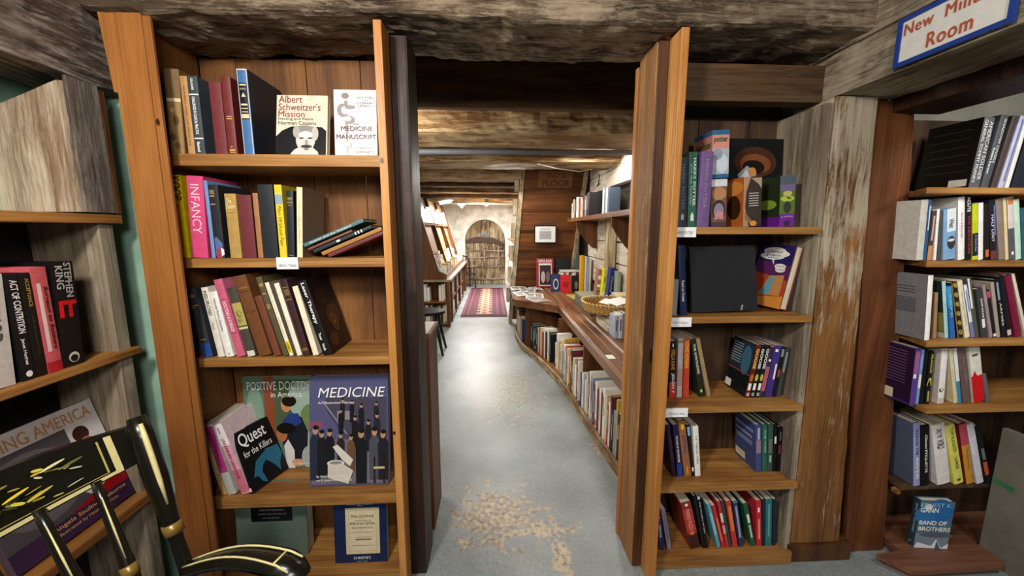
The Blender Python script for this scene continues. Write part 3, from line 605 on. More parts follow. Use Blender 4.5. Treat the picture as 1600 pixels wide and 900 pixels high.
row('L2', LZ[1], 1.302, .165, G2, [
 (281, 298.5, 274, 268, '#e8cf10', 'bright yellow book with red title at the left end, second shelf', dict(spine=[sp('KOOP', '#5e3a10', .1, .9, .70, .985), sp('BY C. EVERETT KOOP, M.D.', '#8a6a10', .38, .62, .13, .64)], hard=False)),
 (300, 326, 275.7, 290, '#c2406a', 'thick pink book with large pale lettering', dict(spine=[('r', .02, .0, .98, 1, '#cf4b78'), sp('INFANCY', '#f0c4cf', .2, .75, .30, .90, b=0)])),
 (327.5, 333, 282.5, 317, '#6f93c4', 'thin light blue book between pink and torn black books', dict()),
 (336, 351, 289, 327, '#26262a', 'black book with gilt title and a torn spine foot', dict(spine=[('r', .08, .84, .6, .855, '#b59a5c'), sp('WORKS', '#b59a5c', .1, .6, .87, .93, 't'), ('r', .1, .73, .6, .745, '#b59a5c'), ('p', [(.1, .03), (.75, .03), (.9, .2), (.3, .3), (.1, .27)], '#5a6d9e'), ('p', [(.15, 0), (.75, 0), (.75, .14), (.2, .12)], '#a04046'), ('p', [(.72, .02), (.98, .05), (.98, .12), (.7, .14)], W_)])),
 (361, 379, 303, 350.5, '#b08d4e', 'mustard cloth book with pale faded title', dict(spine=[sp('The', '#e0cfa0', .15, .6, .85, .93, 't'), sp('Catalog', '#e0cfa0', .1, .9, .75, .84, 't'), ('r', .1, .70, .9, .71, '#8f6e38')])),
 (381.5, 402, 305, 370, '#6b2d33', 'plain wide maroon book in the middle of the second shelf', dict()),
 (404, 412, 302, 394, '#a27348', 'narrow light brown book beside the large black one', dict()),
 (413, 436.6, 288.6, 402, '#23262b', 'large plain black ledger like book above the shelf label', dict(d=.19)),
 (438, 449.5, 289, 430, '#e3c52c', 'yellow book with a blue label and handwriting on its spine', dict(hard=False, spine=[('r', .02, .74, .98, .87, '#8ba2ae'), sp('Men Without Fear', '#6b5a20', .25, .75, .15, .72, sh=.3)])),
 (450, 460.5, 298.5, 447, '#1e262b', 'slim black book with gilt title beside the yellow one', dict(spine=[sp('GERMS', '#c9b06a', .15, .85, .86, .9, 't'), sp('AND MAN', '#c9b06a', .1, .9, .81, .84, 't'), ('r', .2, .78, .8, .785, '#c9b06a'), ('r', .2, .03, .8, .035, '#c9b06a')])),
 (464, 473, 293, 463, '#8b7660', 'book with a cream spine and taupe boards', dict(spinecol='#e6d6ae', spine=[sp('Introduction to Medicine', '#b8a878', .4, .6, .2, .8, b=0)])),
])
def flat_book(b, t, th, d, z, Yf, colr, lab, grp, spine=(), spinecol=None):
    B = atY(b[0], b[1], Yf); T = atY(t[0], t[1], Yf); a = math.atan2(T.x-B.x, T.z-B.z); h = math.hypot(T.x-B.x, T.z-B.z)
    o = book(th, d, h, colr, lab, grp, spine=spine, spinecol=spinecol)
    lo = B.z-th*math.sin(a)
    put(o, (B.x, Yf, B.z+max(0, z+.001-lo)), 0, a); return o
tk = [((473.5, 381), (566.5, 341.5), '#4a7176', 'teal book on top of the slanting pile at the right', dict(spine=[('V', 'Genius and the Doctors', .3, .1, .7, .8, W_, {})])),
 ((481, 388.0), (549, 358.8), '#7c4a38', 'thin reddish brown book in the slanting pile, under the teal one', {}),
 ((489, 390.5), (579, 352), '#2b3438', 'dark slate book with silver bands in the slanting pile', dict(spine=[('r', .05, .72, .95, .74, W_), ('r', .05, .77, .95, .79, W_), ('r', .05, .82, .95, .84, W_), ('r', .2, .4, .8, .46, W_)])),
 ((502, 394), (595, 354.5), '#a8763c', 'tan book low in the slanting pile', {}), ((512, 397.5), (598.5, 361), '#6a2f2f', 'maroon book at the bottom of the slanting pile', {})]
for i, (b, t_, c_, lb, kw) in enumerate(tk): flat_book(b, t_, (.0125, .008, .011, .013, .012)[i]*.92, .15, LZ[1], 1.305, c_, lb, 'slanting pile of books on the second left shelf', **kw)
G3 = 'leaning books on the third shelf of the left bookcase'
row('L3', LZ[2], 1.305, .165, G3, [
 (318, 334, 450.6, 290.5, '#33363a', 'charcoal book with gilt lines and a blue foot, left end of third shelf', dict(spine=[('r', .0, 0, 1, .2, '#2b4a8c'), sp('NEW', '#c9a94a', .2, .7, .86, .9, 't'), ('r', .15, .74, .85, .75, '#c9a94a'), ('r', .15, .71, .5, .72, '#c9a94a'), ('r', .2, .25, .7, .26, '#c9a94a')])),
 (341.6, 352, 450, 314, '#e3ddd0', 'white book with grey serif title, first pale one on the third shelf', dict(spine=[sp('NEUROSIS', '#6d675c', .2, .75, .6, .95), sp('Hoch', '#b59a60', .3, .7, .4, .5)])),
 (354, 366.5, 457, 326.5, '#efece6', 'white slim book beside the pink one, third shelf', dict(spine=[sp('Humanistic Medicine Humanities', '#55504a', .35, .65, .4, .9), sp('S', '#3a5a8c', .4, .6, .03, .06, 't')])),
 (371, 384.5, 438, 333.5, '#c96b84', 'tall pink book with a boxed spine title', dict(spinecol='#c8607c', spine=[('r', .12, .3, .88, .75, '#a03a55'), ('r', .17, .31, .83, .74, '#c8607c'), sp('DOCTORS & SCIENCE', '#f0d0d8', .3, .7, .33, .72)])),
 (387, 402, 451, 354.5, '#4a453c', 'grey book with yellowish picture panel on its spine', dict(spine=[('r', .0, .45, 1, .78, '#b3a65a'), ('e', .5, .62, .3, .05, '#7d7440'), ('e', .4, .53, .3, .03, '#8f8650'), ('r', 0, .40, 1, .43, '#d8cf9a'), ('r', .1, .0, .9, .08, '#d8d4c8')])),
 (405, 425.5, 433, 363.5, '#6f4526', 'thick brown leather book, tallest on the third shelf', dict(spine=[('r', .1, .8, .9, .805, '#4f2e18'), ('r', .15, .84, .85, .86, '#8f6238'), ('r', .1, .55, .9, .555, '#4f2e18')])),
 (429, 440.5, 464, 397.5, '#75412e', 'short reddish brown book beside the thick leather one', dict()),
 (443, 452, 434, 399.5, '#5a5138', 'olive grey book with gilt bands, third shelf', dict(spine=[('r', .15, .88, .85, .92, '#9a8a50'), ('r', .15, .78, .85, .8, '#9a8a50'), ('r', .15, .6, .85, .66, '#8a7c4a')])),
 (453, 459.6, 442.5, 413.5, '#8c8270', 'cream spined book with a yellow sticker at its foot', dict(spinecol='#efe6cf', spine=[('r', .02, .04, .98, .2, '#f0d020'), sp('USED', '#5a4a00', .25, .75, .06, .18), sp('Health and Community', '#b0a890', .4, .6, .3, .9, b=0)])),
 (465, 473, 443.6, 428, '#a59a84', 'cream spined book right of the one with yellow sticker', dict(spinecol='#f0e8d4')),
 (474.5, 485.7, 439, 437, '#3d2426', 'dark plum book with dull gold bands', dict(spine=[('r', .1, .9, .9, .91, '#9a7a40'), ('r', .15, .8, .85, .88, '#7a5a38'), ('r', .1, .74, .9, .75, '#9a7a40'), ('r', .1, .06, .9, .1, '#7a5a38')])),
 (490, 499, 448.5, 456.5, '#eee5c8', 'slim cream paperback against the black laser book', dict(hard=False)),
 (503, 518, 441, 460.5, '#1a1310', 'black book with bold white Laser Therapy title and burl brown cover', dict(spinecol='#101012', d=.175, spine=[sp('Laser Therapy', W_, .3, .75, .42, .97), sp('Tuner', W_, .3, .6, .2, .3), sp('Hode', W_, .3, .6, .06, .15)],
   front=[('e', .35, .75, .25, .12, '#2c1a12'), ('e', .6, .45, .3, .15, '#3a2012'), ('e', .55, .35, .14, .14, '#6b3a1c', .3), ('e', .55, .35, .09, .09, '#2c170d', .3), ('e', .55, .35, .05, .05, '#8a4f26', .3), ('e', .3, .15, .2, .1, '#4a2a18')])),
])
G4 = 'books on the fourth shelf of the left bookcase'
row('L4', LZ[3], 1.31, .18, G4, [
 (347, 355, 667, 309.5, '#c2a26a', 'tan edged thin book at the far left of the fourth shelf', dict()),
 (356, 370, 666, 317, '#b9b9b0', 'book with a magenta panel over a grey spine', dict(spine=[('r', .02, .32, .98, .98, '#b03a80'), sp('PERSONS & PLACES', '#7a1a55', .35, .65, .4, .92)])),
 (372, 387, 665.5, 325.5, '#e3c9cf', 'white and pink book titled Unlearned Language', dict(spinecol='#dfa0ae', spine=[('r', 0, .7, 1, 1, '#eadfe0'), ('r', 0, .02, 1, .35, '#cf6f84'), sp('UNLEARNED LANGUAGE', '#8a3040', .35, .65, .22, .8), sp('Bouton', '#8a3040', .4, .6, .87, .95)])),
])
qb = [('t', 'Quest', .10, .70, .80, .95, W_, {'b': .01}), ('t', 'for the Killers', .10, .55, .85, .66, W_, {'b': 0}), ('p', [(.12, .2), (.3, .42), (.6, .5), (.55, .36), (.42, .3), (.36, .22), (.4, .02), (.3, .06), (.22, .2)], '#2a6a84'), ('p', [(.5, .38), (.62, .52), (.95, .48), (.98, .3), (.85, .18), (.8, .05), (.7, .2), (.6, .3)], '#2a6a84')]
qo = book(.020, .155, .225, '#0d0d0f', 'black book titled Quest for the Killers with a teal world map', G4, front=qb, spine=[sp('QUEST', W_, .2, .8, .86, .97), ('r', .2, .03, .8, .09, W_)], pages='#e8e4d8')
a_ = -.36; sx = xAt(388.5, 1.31, LZ[3])
qo.matrix_world = Matrix.Translation((sx+.004, 1.312, LZ[3]+.0008)) @ Matrix.Rotation(-.30, 4, 'Z') @ Matrix.Rotation(a_, 4, 'Y')
pdl = [('r', 0, 0, 1, 1, '#5c7a66'), ('r', .28, .0, .42, 1, '#8c4a2c'), ('r', .42, .3, 1, .97, '#4b5f42'), ('e', .8, .75, .2, .2, '#9fb5a4'), ('e', .9, .5, .15, .2, '#6f8850'), ('e', .15, .6, .12, .3, '#7d9c84'), ('e', .85, .28, .2, .12, '#aab0a0'),
 ('p', [(.55, .05), (.5, .3), (.52, .52), (.62, .60), (.78, .56), (.86, .4), (.84, .2), (.7, .05)], '#1c1f26'), ('p', [(.52, .5), (.6, .6), (.74, .6), (.78, .5), (.6, .42)], '#2a3f86'),
 ('e', .575, .70, .07, .085, '#c98a5c'), ('e', .62, .735, .1, .06, '#17110f'), ('e', .50, .385, .075, .09, '#b56c44'), ('e', .56, .44, .13, .06, '#120e0d'), ('p', [(.55, .0), (.52, .25), (.58, .32), (.66, .2), (.66, 0)], '#ddd9d4'), ('e', .7, .06, .09, .04, '#cf9a78'), ('e', .86, .12, .1, .12, '#a8aca8'),
 ('t', 'POSITIVE DOCTORS', .06, .86, 1.0 if 0 else .98, .95, W_, {'b': .0}), ('t', 'in America', .38, .78, .80, .84, W_, {'b': 0}), ('t', 'Mike Magee, MD', .6, .03, .9, .06, W_, {'b': 0})]
face_out(388, 500, 590, LZ[3], 1.462, .06, .012, '#5c7a66', 'large green picture book on positive doctors, standing behind', G4, front=pdl, hard=False, spine=())
def fig(cx, cy, s, coat, hd='#b58a6c', hair='#1c1614'):
    return [('p', [(cx-.055*s, cy-.30*s), (cx-.06*s, cy), (cx-.03*s, cy+.045*s), (cx+.03*s, cy+.045*s), (cx+.06*s, cy), (cx+.055*s, cy-.30*s)], coat), ('e', cx, cy+.075*s, .03*s, .032*s, hd), ('e', cx+.004*s, cy+.098*s, .03*s, .018*s, hair)]
mdl = [('r', 0, 0, 1, 1, '#54557a'), ('r', .03, .02, .97, .42, '#6f6a70'), ('p', [(.2, .80), (.98, .80), (.98, .42), (.45, .42), (.2, .7)], '#474456'), ('p', [(.35, .60), (.6, .60), (.56, .68), (.35, .68)], '#8a8684'), ('p', [(.15, .78), (.17, .78), (.48, .47), (.46, .47)], '#8c8794'), ('r', 0, .53, .17, .59, '#8c4a66')]
for x_, y_, s_, c_ in ((.42, .78, .5, '#22212a'), (.54, .76, .5, '#1c1b22'), (.85, .74, .55, '#26252f'), (.66, .72, .6, '#1e1d26'), (.40, .68, .55, '#1b1a20'), (.58, .60, .7, '#1e1b20'), (.86, .62, .7, '#2a2830'), (.75, .56, .7, '#24222a')): mdl += fig(x_, y_-.04, s_, c_)
for x_, y_, s_, c_ in ((.08, .42, 1.2, '#2a3040'), (.16, .40, 1.0, '#1d1d24'), (.26, .41, 1.0, '#1a1a20'), (.40, .40, .8, '#2c2628'), (.53, .38, .8, '#6b4a34'), (.66, .38, 1.2, '#1a1a1e'), (.83, .40, 1.15, '#4a4e58'), (.94, .38, 1.1, '#23232a')): mdl += fig(x_, y_, s_, c_)
mdl += [('p', [(.30, .36), (.36, .38), (.56, .24), (.52, .18), (.42, .24)], '#d8d0c4'), ('e', .34, .21, .11, .03, '#d9d4ca'), ('p', [(.24, .2), (.44, .2), (.56, .14), (.5, .02), (.24, .08)], '#cfc8bc'), ('e', .34, .215, .08, .015, '#8f8a84'),
 ('r', .82, .02, .84, .26, '#2a1712'), ('r', .94, .02, .96, .30, '#2a1712'), ('r', .82, .15, .96, .17, '#c9b48c'), ('t', 'MEDICINE', .12, .81, .97, .90, W_, {'sh': .2, 'b': 0}), ('t', 'An Illustrated History', .12, .745, .58, .775, W_, {'b': 0}), ('t', 'By Albert S. Lyons, M. D.', .1, .08, .46, .105, W_, {'b': 0}), ('t', 'and R. Joseph Petrucelli, II, M. D.', .1, .045, .55, .07, W_, {'b': 0})]
face_out(484, 607, 591, LZ[3], 1.335, .16, .035, '#4d4e74', 'big lilac book titled Medicine with figures in dark coats', G4, front=mdl)
G5 = 'large books standing on the lowest shelf of the left bookcase'
gl = [('r', .22, .46, .80, .97, '#101312')]+[('t', s_, a1, v_, a2, v_+h_, '#9aa09a', {'b': 0}) for s_, a1, a2, v_, h_ in (('JOHN HARRISON', .33, .68, .70, .022), ('with', .46, .56, .655, .015), ('HUNTERIAN', .35, .68, .60, .025), ('AND HIS MUSEUM', .32, .72, .55, .02), ('ADAMS MARTIN', .38, .62, .50, .015))]
face_out(372, 482, 776, LZ[4], 1.36, .07, .05, '#5d7062', 'large grey green book with a black label, on the lowest shelf', G5, front=gl, h=.30)
nv = [('t', 'A Library of', .3, .92, .7, .935, W_, {'b': 0}), ('t', 'Science and Medicine', .25, .885, .75, .90, W_, {'b': 0}), ('t', 'Vol II', .45, .865, .55, .878, W_, {'b': 0}), ('r', .22, .18, .86, .84, '#d3c3a0'), ('r', .28, .22, .80, .80, '#c4b48e'), ('r', .29, .23, .79, .79, '#d8caa6'), ('t', 'PHILOSOPHI\u00c6', .33, .70, .76, .74, '#3a2c20', {'b': 0}), ('t', 'NATURALIS', .4, .65, .7, .67, '#5a4a38', {'b': 0}), ('t', 'PRINCIPIA', .31, .60, .78, .635, '#3a2c20', {'b': 0}), ('t', 'MATHEMATICA', .34, .545, .74, .57, '#5a4a38', {'b': 0}), ('r', .32, .49, .76, .495, '#6a5a44'), ('r', .4, .42, .7, .425, '#6a5a44'), ('r', .4, .38, .7, .40, '#7a6a50'), ('r', .32, .30, .76, .305, '#6a5a44'), ('t', "CHRISTIE'S", .36, .11, .68, .145, W_, {'b': 0}), ('t', 'NEW YORK', .42, .07, .62, .085, '#a8b0c4', {'b': 0})]
nv = [((e[0], e[1], e[2]-.055, e[3], e[4]-.055)+tuple(e[5:])) if e[0] == 'r' else ((e[0], e[1], e[2], e[3]-.055, e[4], e[5]-.055)+tuple(e[6:])) for e in nv]
face_out(524, 606, 776, LZ[4], 1.312, .08, .02, '#13244a', 'navy book with a cream title page picture on the lowest shelf', G5, front=nv, h=.275, hard=False)
# ================================================================ BOOKS: RIGHT BOOKCASE
H1 = 'books on the top shelf of the right bookcase'
row('R1', RZ[0], 1.302, .16, H1, [
 (1058.5, 1073, 246, 1060.5, '#3b434d', 'dark grey book at the left end of the top right shelf', dict(spine=[sp('HARRY POTTER', '#6f7a84', .35, .7, .25, .9), ('p', [(.35, .1), (.65, .1), (.65, .16), (.5, .2), (.35, .16)], '#c9c4b8')])),
 (1074, 1087, 238, 1077, '#2f6653', 'green book with pale lettering beside the dark grey one', dict(spine=[sp('HARRY POTTER', '#c9d8c8', .5, .85, .28, .92), sp('and the Goblet', '#a9c0b0', .2, .4, .3, .85), ('p', [(.3, .08), (.7, .08), (.7, .15), (.5, .2), (.3, .15)], '#d8e0d0')])),
 (1088.5, 1107.5, 237, 1094, '#6f5585', 'thick plain purple book on the top right shelf', dict(spine=[sp('HARRY POTTER', '#8f78a2', .35, .65, .25, .9)])),
])
pk = [('r', 0, .9, 1, 1, '#2c6488'), ('r', 0, .62, 1, .9, '#d48a80'), ('t', 'potter', .08, .72, .92, .86, '#3a5a20', {'b': .03}), ('r', 0, 0, 1, .62, '#a9b0b8'), ('e', .6, .3, .35, .2, '#c9d2dc'), ('e', .3, .5, .3, .12, '#8f98a2'), ('r', 0, 0, 1, .08, '#2c6488')]
row('R1b', RZ[0], 1.33, .12, H1, [(1110, 1135, 281, 1112, '#7a5a48', 'thick brown and pink paperback below the pink boxed one', dict(hard=False, spine=[('r', 0, .85, 1, 1, '#d8d8dc'), ('e', .5, .7, .45, .14, '#b5855c'), ('e', .5, .35, .42, .22, '#3a3036'), ('e', .5, .33, .33, .17, '#8f8494'), ('p', [(.2, .15), (.8, .15), (.8, .3), (.4, .35)], '#c98a90'), ('r', 0, 0, 1, .1, '#4a3f48')]))])
zt = atY(1110, 281, 1.33).z+.004
row('R1c', zt, 1.33, .12, H1, [(1112, 1139, 204, 1113.5, '#c9857a', 'pink and blue paperback box standing on top of another book', dict(hard=False, spine=pk, back=[('r', 0, .9, 1, 1, '#2c6488'), ('r', 0, .3, 1, .9, '#c07a70'), ('t', 'Harry Potter', .1, .6, .95, .8, '#3a5a20', {'b': .03})]))])
sup = [('e', .45, .74, .38, .17, '#4a2a1c', -.1), ('e', .45, .72, .28, .11, '#7d4a2c', -.1), ('e', .42, .68, .2, .08, '#1c120e', -.1), ('p', [(.14, .6), (.3, .7), (.48, .62), (.42, .40), (.28, .33)], '#9aa0ac'), ('p', [(.2, .58), (.3, .66), (.36, .55), (.28, .42)], '#d8dce4'), ('e', .40, .63, .07, .05, '#c98a4c'), ('t', 'SUPERMAN', -.08+.1, .27, .72, .325, '#d2a060', {'b': .02, 'sp': 1.2}), ('t', 'RETURNS', .1, .2, .45, .23, '#8f98a8', {'b': .0, 'sp': 1.3})]
face_out(1136, 1222, 217, RZ[0], 1.46, .06, .012, '#0b0c10', 'black book with a bronze shape and gold title standing behind', H1, front=sup)
row('R1d', RZ[0], 1.312, .13, H1, [
 (1160.5, 1190, 277, 1162, '#5a3c24', 'chunky orange and brown paperback in the middle of the top right shelf', dict(hard=False, spine=[('r', 0, 0, 1, 1, '#3f3630'), ('p', [(0, .0), (.3, 0), (.1, .4), (.15, .7), (.4, 1), (0, 1)], '#b08a68'), ('p', [(.4, .97), (.98, .97), (.98, .75), (.8, .85)], '#b59a7c'), ('p', [(.1, .3), (.6, .05), (.5, .02), (.1, .15)], '#8c6a4c')]+[('r', .3, .66-.05*i, .82, .675-.05*i, '#cfc8bc') for i in range(6)]+[('e', .55, .06, .18, .055, '#d99a3c')], back=[('r', 0, 0, 1, 1, '#b5622a'), ('e', .6, .4, .3, .25, '#3a2414'), ('e', .5, .8, .5, .15, '#d98a3c')])),
 (1216.5, 1241, 275, 1219.5, '#1f2a1c', 'chunky green and purple paperback at the right of the top shelf', dict(hard=False, spine=[('r', 0, .82, 1, 1, '#5a6270'), ('r', 0, .7, 1, .82, '#7a6a94'), ('r', 0, .25, 1, .7, '#5f7a34'), ('e', .5, .55, .45, .06, '#b8c850'), ('e', .5, .65, .3, .05, '#c9c070'), ('e', .5, .38, .25, .12, '#3a4238'), ('r', 0, 0, 1, .25, '#7a2a9c'), ('t', 'J.K. ROWLING', .1, .17, .9, .21, '#d8c8e8', {'b': 0}), ('e', .5, .06, .2, .06, '#3a3040')], back=[('r', 0, .2, 1, 1, '#2a3420'), ('e', .5, .45, .4, .1, '#8aa03c'), ('r', 0, 0, 1, .2, '#6a2488'), ('e', .2, .8, .1, .06, '#b02030')])),
])
H2 = 'books on the second shelf of the right bookcase'
row('R2', RZ[1], 1.302, .16, H2, [
 (1049.5, 1057.5, 437, 1053, '#8f8c88', 'thin grey book half hidden at the left end of the second right shelf', dict()),
 (1058.5, 1069, 384, 1055, '#1c2a52', 'slim navy book reading downwards beside the blank black book', dict(spine=[sp('Read an Ocean', W_, .3, .7, .2, .5)])),
])
face_out(1082, 1184, 388, RZ[1], 1.325, .17, .022, '#1c1e21', 'large blank black book leaning back, face out', H2, front=[('p', [(.73, .01), (.76, .01), (.78, .09), (.75, .09)], '#8a8c90')], roll=-.03)
sf_ = [('r', 0, 0, 1, 1, '#b54a2c'), ('p', [(0, .55), (1, .45), (1, 1), (0, 1)], '#5a2a5c'), ('p', [(0, .75), (1, .68), (1, 1), (0, 1)], '#2c2460'), ('p', [(0, 0), (1, 0), (1, .2), (0, .12)], '#d98a3c'),
 ('e', .45, .90, .32, .065, W_), ('e', .42, .82, .36, .06, W_), ('e', .55, .86, .34, .06, W_), ('p', [(.42, .78), (.5, .78), (.52, .68)], W_), ('t', 'SUPERMAN', .22, .87, .70, .905, '#15131c', {'b': .04, 'sh': .3}), ('t', 'AT FIFTY!', .22, .81, .66, .845, '#15131c', {'b': .02, 'sh': .3}), ('r', .3, .785, .6, .792, '#15131c'),
 ('e', .72, .66, .16, .045, W_), ('e', .74, .61, .14, .045, W_), ('t', 'THE PERSISTENCE', .6, .655, .86, .67, '#555060', {'b': 0}), ('t', 'OF A LEGEND', .62, .60, .86, .62, '#555060', {'b': 0}),
 ('p', [(.28, .17), (.9, .2), (.9, .53), (.5, .50)], '#c98a50'), ('p', [(.33, .19), (.6, .2), (.66, .5), (.52, .48)], '#6aa0b0'), ('p', [(.0, .1), (.22, .04), (.3, .12), (.1, .18)], '#b5a83c'), ('p', [(0, .06), (.05, .2), (.12, .2), (.1, 0), (0, 0)], '#2c6a8c')]
o = book(.030, .16, .235, '#7d3a3a', 'purple and orange book with white speech bubbles, pages outward', H2, back=(), front=[], hard=True, pages='#e9dfc0')
# cover on local -X after turning half round: build art on the front (+X) and turn by 180 degrees
art_mesh('cover_art', sf_, .16, .235, lambda u, v, l: (.030+l, u, v), o, .3)
B0 = atY(1227, 485.5, 1.33); B0.z = RZ[1]
o.matrix_world = Matrix.Translation((B0.x+.004, 1.33, RZ[1]+.0072)) @ Matrix.Rotation(.10, 4, 'Z') @ Matrix.Rotation(.19, 4, 'Y') @ Matrix.Translation((-.030, 0, 0)) @ Matrix.Translation((.030, .16, 0)) @ Matrix.Rotation(PI, 4, 'Z')
H3 = 'books on the third shelf of the right bookcase'
row('R3', RZ[2], 1.36, .14, H3, [
 (1045.5, 1056, 534, 1046.5, '#1a1614', 'black paperback with orange and white lettering, left end of third right shelf', dict(hard=False, spine=[('r', 0, 0, 1, .28, '#c23a30'), sp('STELLA KANE', '#e0913c', .25, .8, .5, .86), sp('JERON T', W_, .25, .75, .08, .44), ('r', .4, .9, .6, .96, '#d8d0c0')])),
 (1057.5, 1065.5, 529.7, 1060, '#cfc2c0', 'white and pinkish slim paperback on the third right shelf', dict(hard=False, spine=[('r', 0, .2, 1, .5, '#c9a09a'), ('r', 0, .93, 1, .97, '#8a8480')])),
 (1067, 1076.5, 530, 1068.5, '#c8442a', 'bright red orange paperback with yellow title', dict(hard=False, spine=[('r', 0, .55, 1, .98, '#d0622a'), sp('LONG VOYAGE', '#f0c83c', .2, .8, .5, .95)])),
 (1093, 1101.5, 531, 1079, '#23261c', 'black paperback with green specks leaning left', dict(hard=False, spine=[sp('THE SORTILEGES', '#d8dcc0', .3, .7, .4, .92), ('e', .5, .1, .2, .03, '#a9d06a')])),
 (1102, 1108, 529.5, 1084, '#9c8660', 'tan book leaning left on the black one', dict()),
])
gsp = lambda a, b: [('t', 'G', .2, .03, .8, .09, W_, {}), sp('GOOSE', a, .2, .8, .55, .93), ('r', .2, .14, .8, .27, W_), ('e', .5, .38, .35, .07, b)]
row('R3b', RZ[2], 1.345, .13, H3, [
 (1163, 1170.5, 540, 1182, '#6a1c1c', 'dark paperback with its printed back cover in view, third right shelf', dict(hard=False, spine=gsp('#e8d860', '#c96a2c'), back=[('r', 0, 0, 1, 1, '#14181c'), ('r', .02, .45, .98, .98, '#24333c'), ('e', .72, .65, .22, .28, '#3f6a80'), ('r', 0, .40, 1, .43, '#7c4a4a')]+[('r', .06, .9-.05*i, .55, .92-.05*i, '#8c98a0') for i in range(8)]+[('r', .02, .03, .3, .17, '#e4e2da'), ('r', .06, .06, .26, .13, '#555')] if 0 else [('r', 0, 0, 1, 1, '#14181c'), ('r', .02, .45, .98, .98, '#24333c'), ('e', .72, .65, .2, .28, '#3f6a80'), ('r', 0, .40, 1, .43, '#7c4a4a')]+[('r', .06, .9-.05*i, .5, .92-.05*i, '#8c98a0') for i in range(8)]+[('r', .02, .03, .3, .17, '#e4e2da')])),
 (1171, 1178, 540, 1190, '#141416', 'black paperback with yellow badge, second of the right leaning set', dict(hard=False, spine=gsp(W_, '#c9c03c'))),
 (1178.5, 1185.5, 540, 1197, '#17171a', 'black paperback with yellow badge, third of the right leaning set', dict(hard=False, spine=gsp(W_, '#b8b040'))),
 (1186, 1192, 541, 1204, '#b0606a', 'dusty pink slim paperback among dark leaning ones', dict(hard=False, spine=[('r', 0, .6, 1, .98, '#2c2a44'), ('r', .2, .7, .8, .74, W_), ('r', 0, 0, 1, .12, '#22303a')])),
 (1193, 1204, 541, 1209, '#43307c', 'vivid purple paperback on the third right shelf', dict(hard=False, spine=[('r', .6, .35, .85, .65, W_), ('r', .2, .88, .6, .93, W_)])),
 (1205, 1211, 542, 1220, '#17161a', 'black paperback with orange marks right of the purple one', dict(hard=False, spine=[('r', .2, .4, .8, .55, '#9a4a2c'), ('r', .2, .8, .8, .95, '#7f9a90')])),
 (1212, 1218, 543, 1228, '#3d4448', 'dark grey paperback at the right end of the third right shelf', dict(hard=False, spine=[('r', .2, .5, .8, .9, '#8f9690')])),
])
H4 = 'books on the fourth shelf of the right bookcase'
row('R4', RZ[3], 1.335, .14, H4, [
 (1051, 1057, 665, 1041, '#2c1830', 'dark purple paperback leaning left at the end of the fourth right shelf', dict(hard=False, spine=[sp('Forbidden', '#6a3a58', .3, .7, .3, .8)])),
 (1059, 1067.5, 665, 1051, '#2c1c4a', 'navy and purple paperback with white title, fourth right shelf', dict(hard=False, spine=[('r', 0, 0, 1, .25, '#24408c'), sp('THE WAR OF THE WITCHES', W_, .3, .7, .28, .8)])),
 (1070, 1081, 659, 1059, '#9a6236', 'tall orange brown book with blue title', dict(spine=[('r', .3, .85, .75, .95, '#e0b830'), sp('SHIPPING', '#3a4a86', .3, .75, .42, .75), ('r', .35, .05, .6, .18, '#d8902c')])),
 (1081.5, 1085.5, 665, 1073, '#12161c', 'thin black book with a blue patch beside the white one', dict(hard=False, spine=[('r', 0, .8, 1, .97, '#7ab0d8'), ('r', .2, .1, .8, .18, W_)])),
 (1086.5, 1095, 667, 1082.5, '#ece9df', 'white book with grey title on the fourth right shelf', dict(spine=[sp('LE MANS 1955', '#5a5850', .35, .65, .25, .8)])),
])
row('R4b', RZ[3], 1.35, .13, H4, [
 (1181, 1190, 665, 1180.5, '#3f4c80', 'blue book with small cream label on its cover, fourth right shelf', dict(spine=[('r', .1, .4, .9, .68, '#9a7a8c'), sp('WINNING', W_, .3, .7, .7, .95)], back=[('r', .05, .8, .9, .86, '#8c98b8'), ('r', .05, .66, .85, .72, '#8c98b8'), ('r', .05, .5, .85, .6, '#7a86a8'), ('r', .03, .06, .5, .22, '#ddd2b0')])),
 (1191, 1198.5, 664, 1191.5, '#2f6355', 'green book right of the blue one, fourth right shelf', dict(spine=[sp('THE THIEF', '#8cc0ae', .3, .7, .4, .9)])),
 (1199, 1206.5, 664, 1201, '#33524a', 'dull green book with grey lower spine', dict(spine=[('r', .1, .4, .9, .7, '#6a6a60'), ('r', .3, .2, .7, .35, '#a8b8a8')])),
 (1207, 1212, 664, 1210, '#101012', 'slim black book with white mark, fourth right shelf', dict(spine=[('r', .2, .6, .8, .75, W_)])),
 (1213, 1219, 668, 1217, '#0e0c0e', 'black book with magenta mark at the right end', dict(spine=[('r', .2, .4, .8, .6, '#7a2a4a'), ('r', .3, .7, .7, .9, '#555')] if 0 else [('r', .2, .4, .8, .6, '#7a2a4a'), ('r', .3, .7, .7, .9, '#5a5a5a')])),
])
H5 = 'small paperbacks on the lowest shelf of the right bookcase'
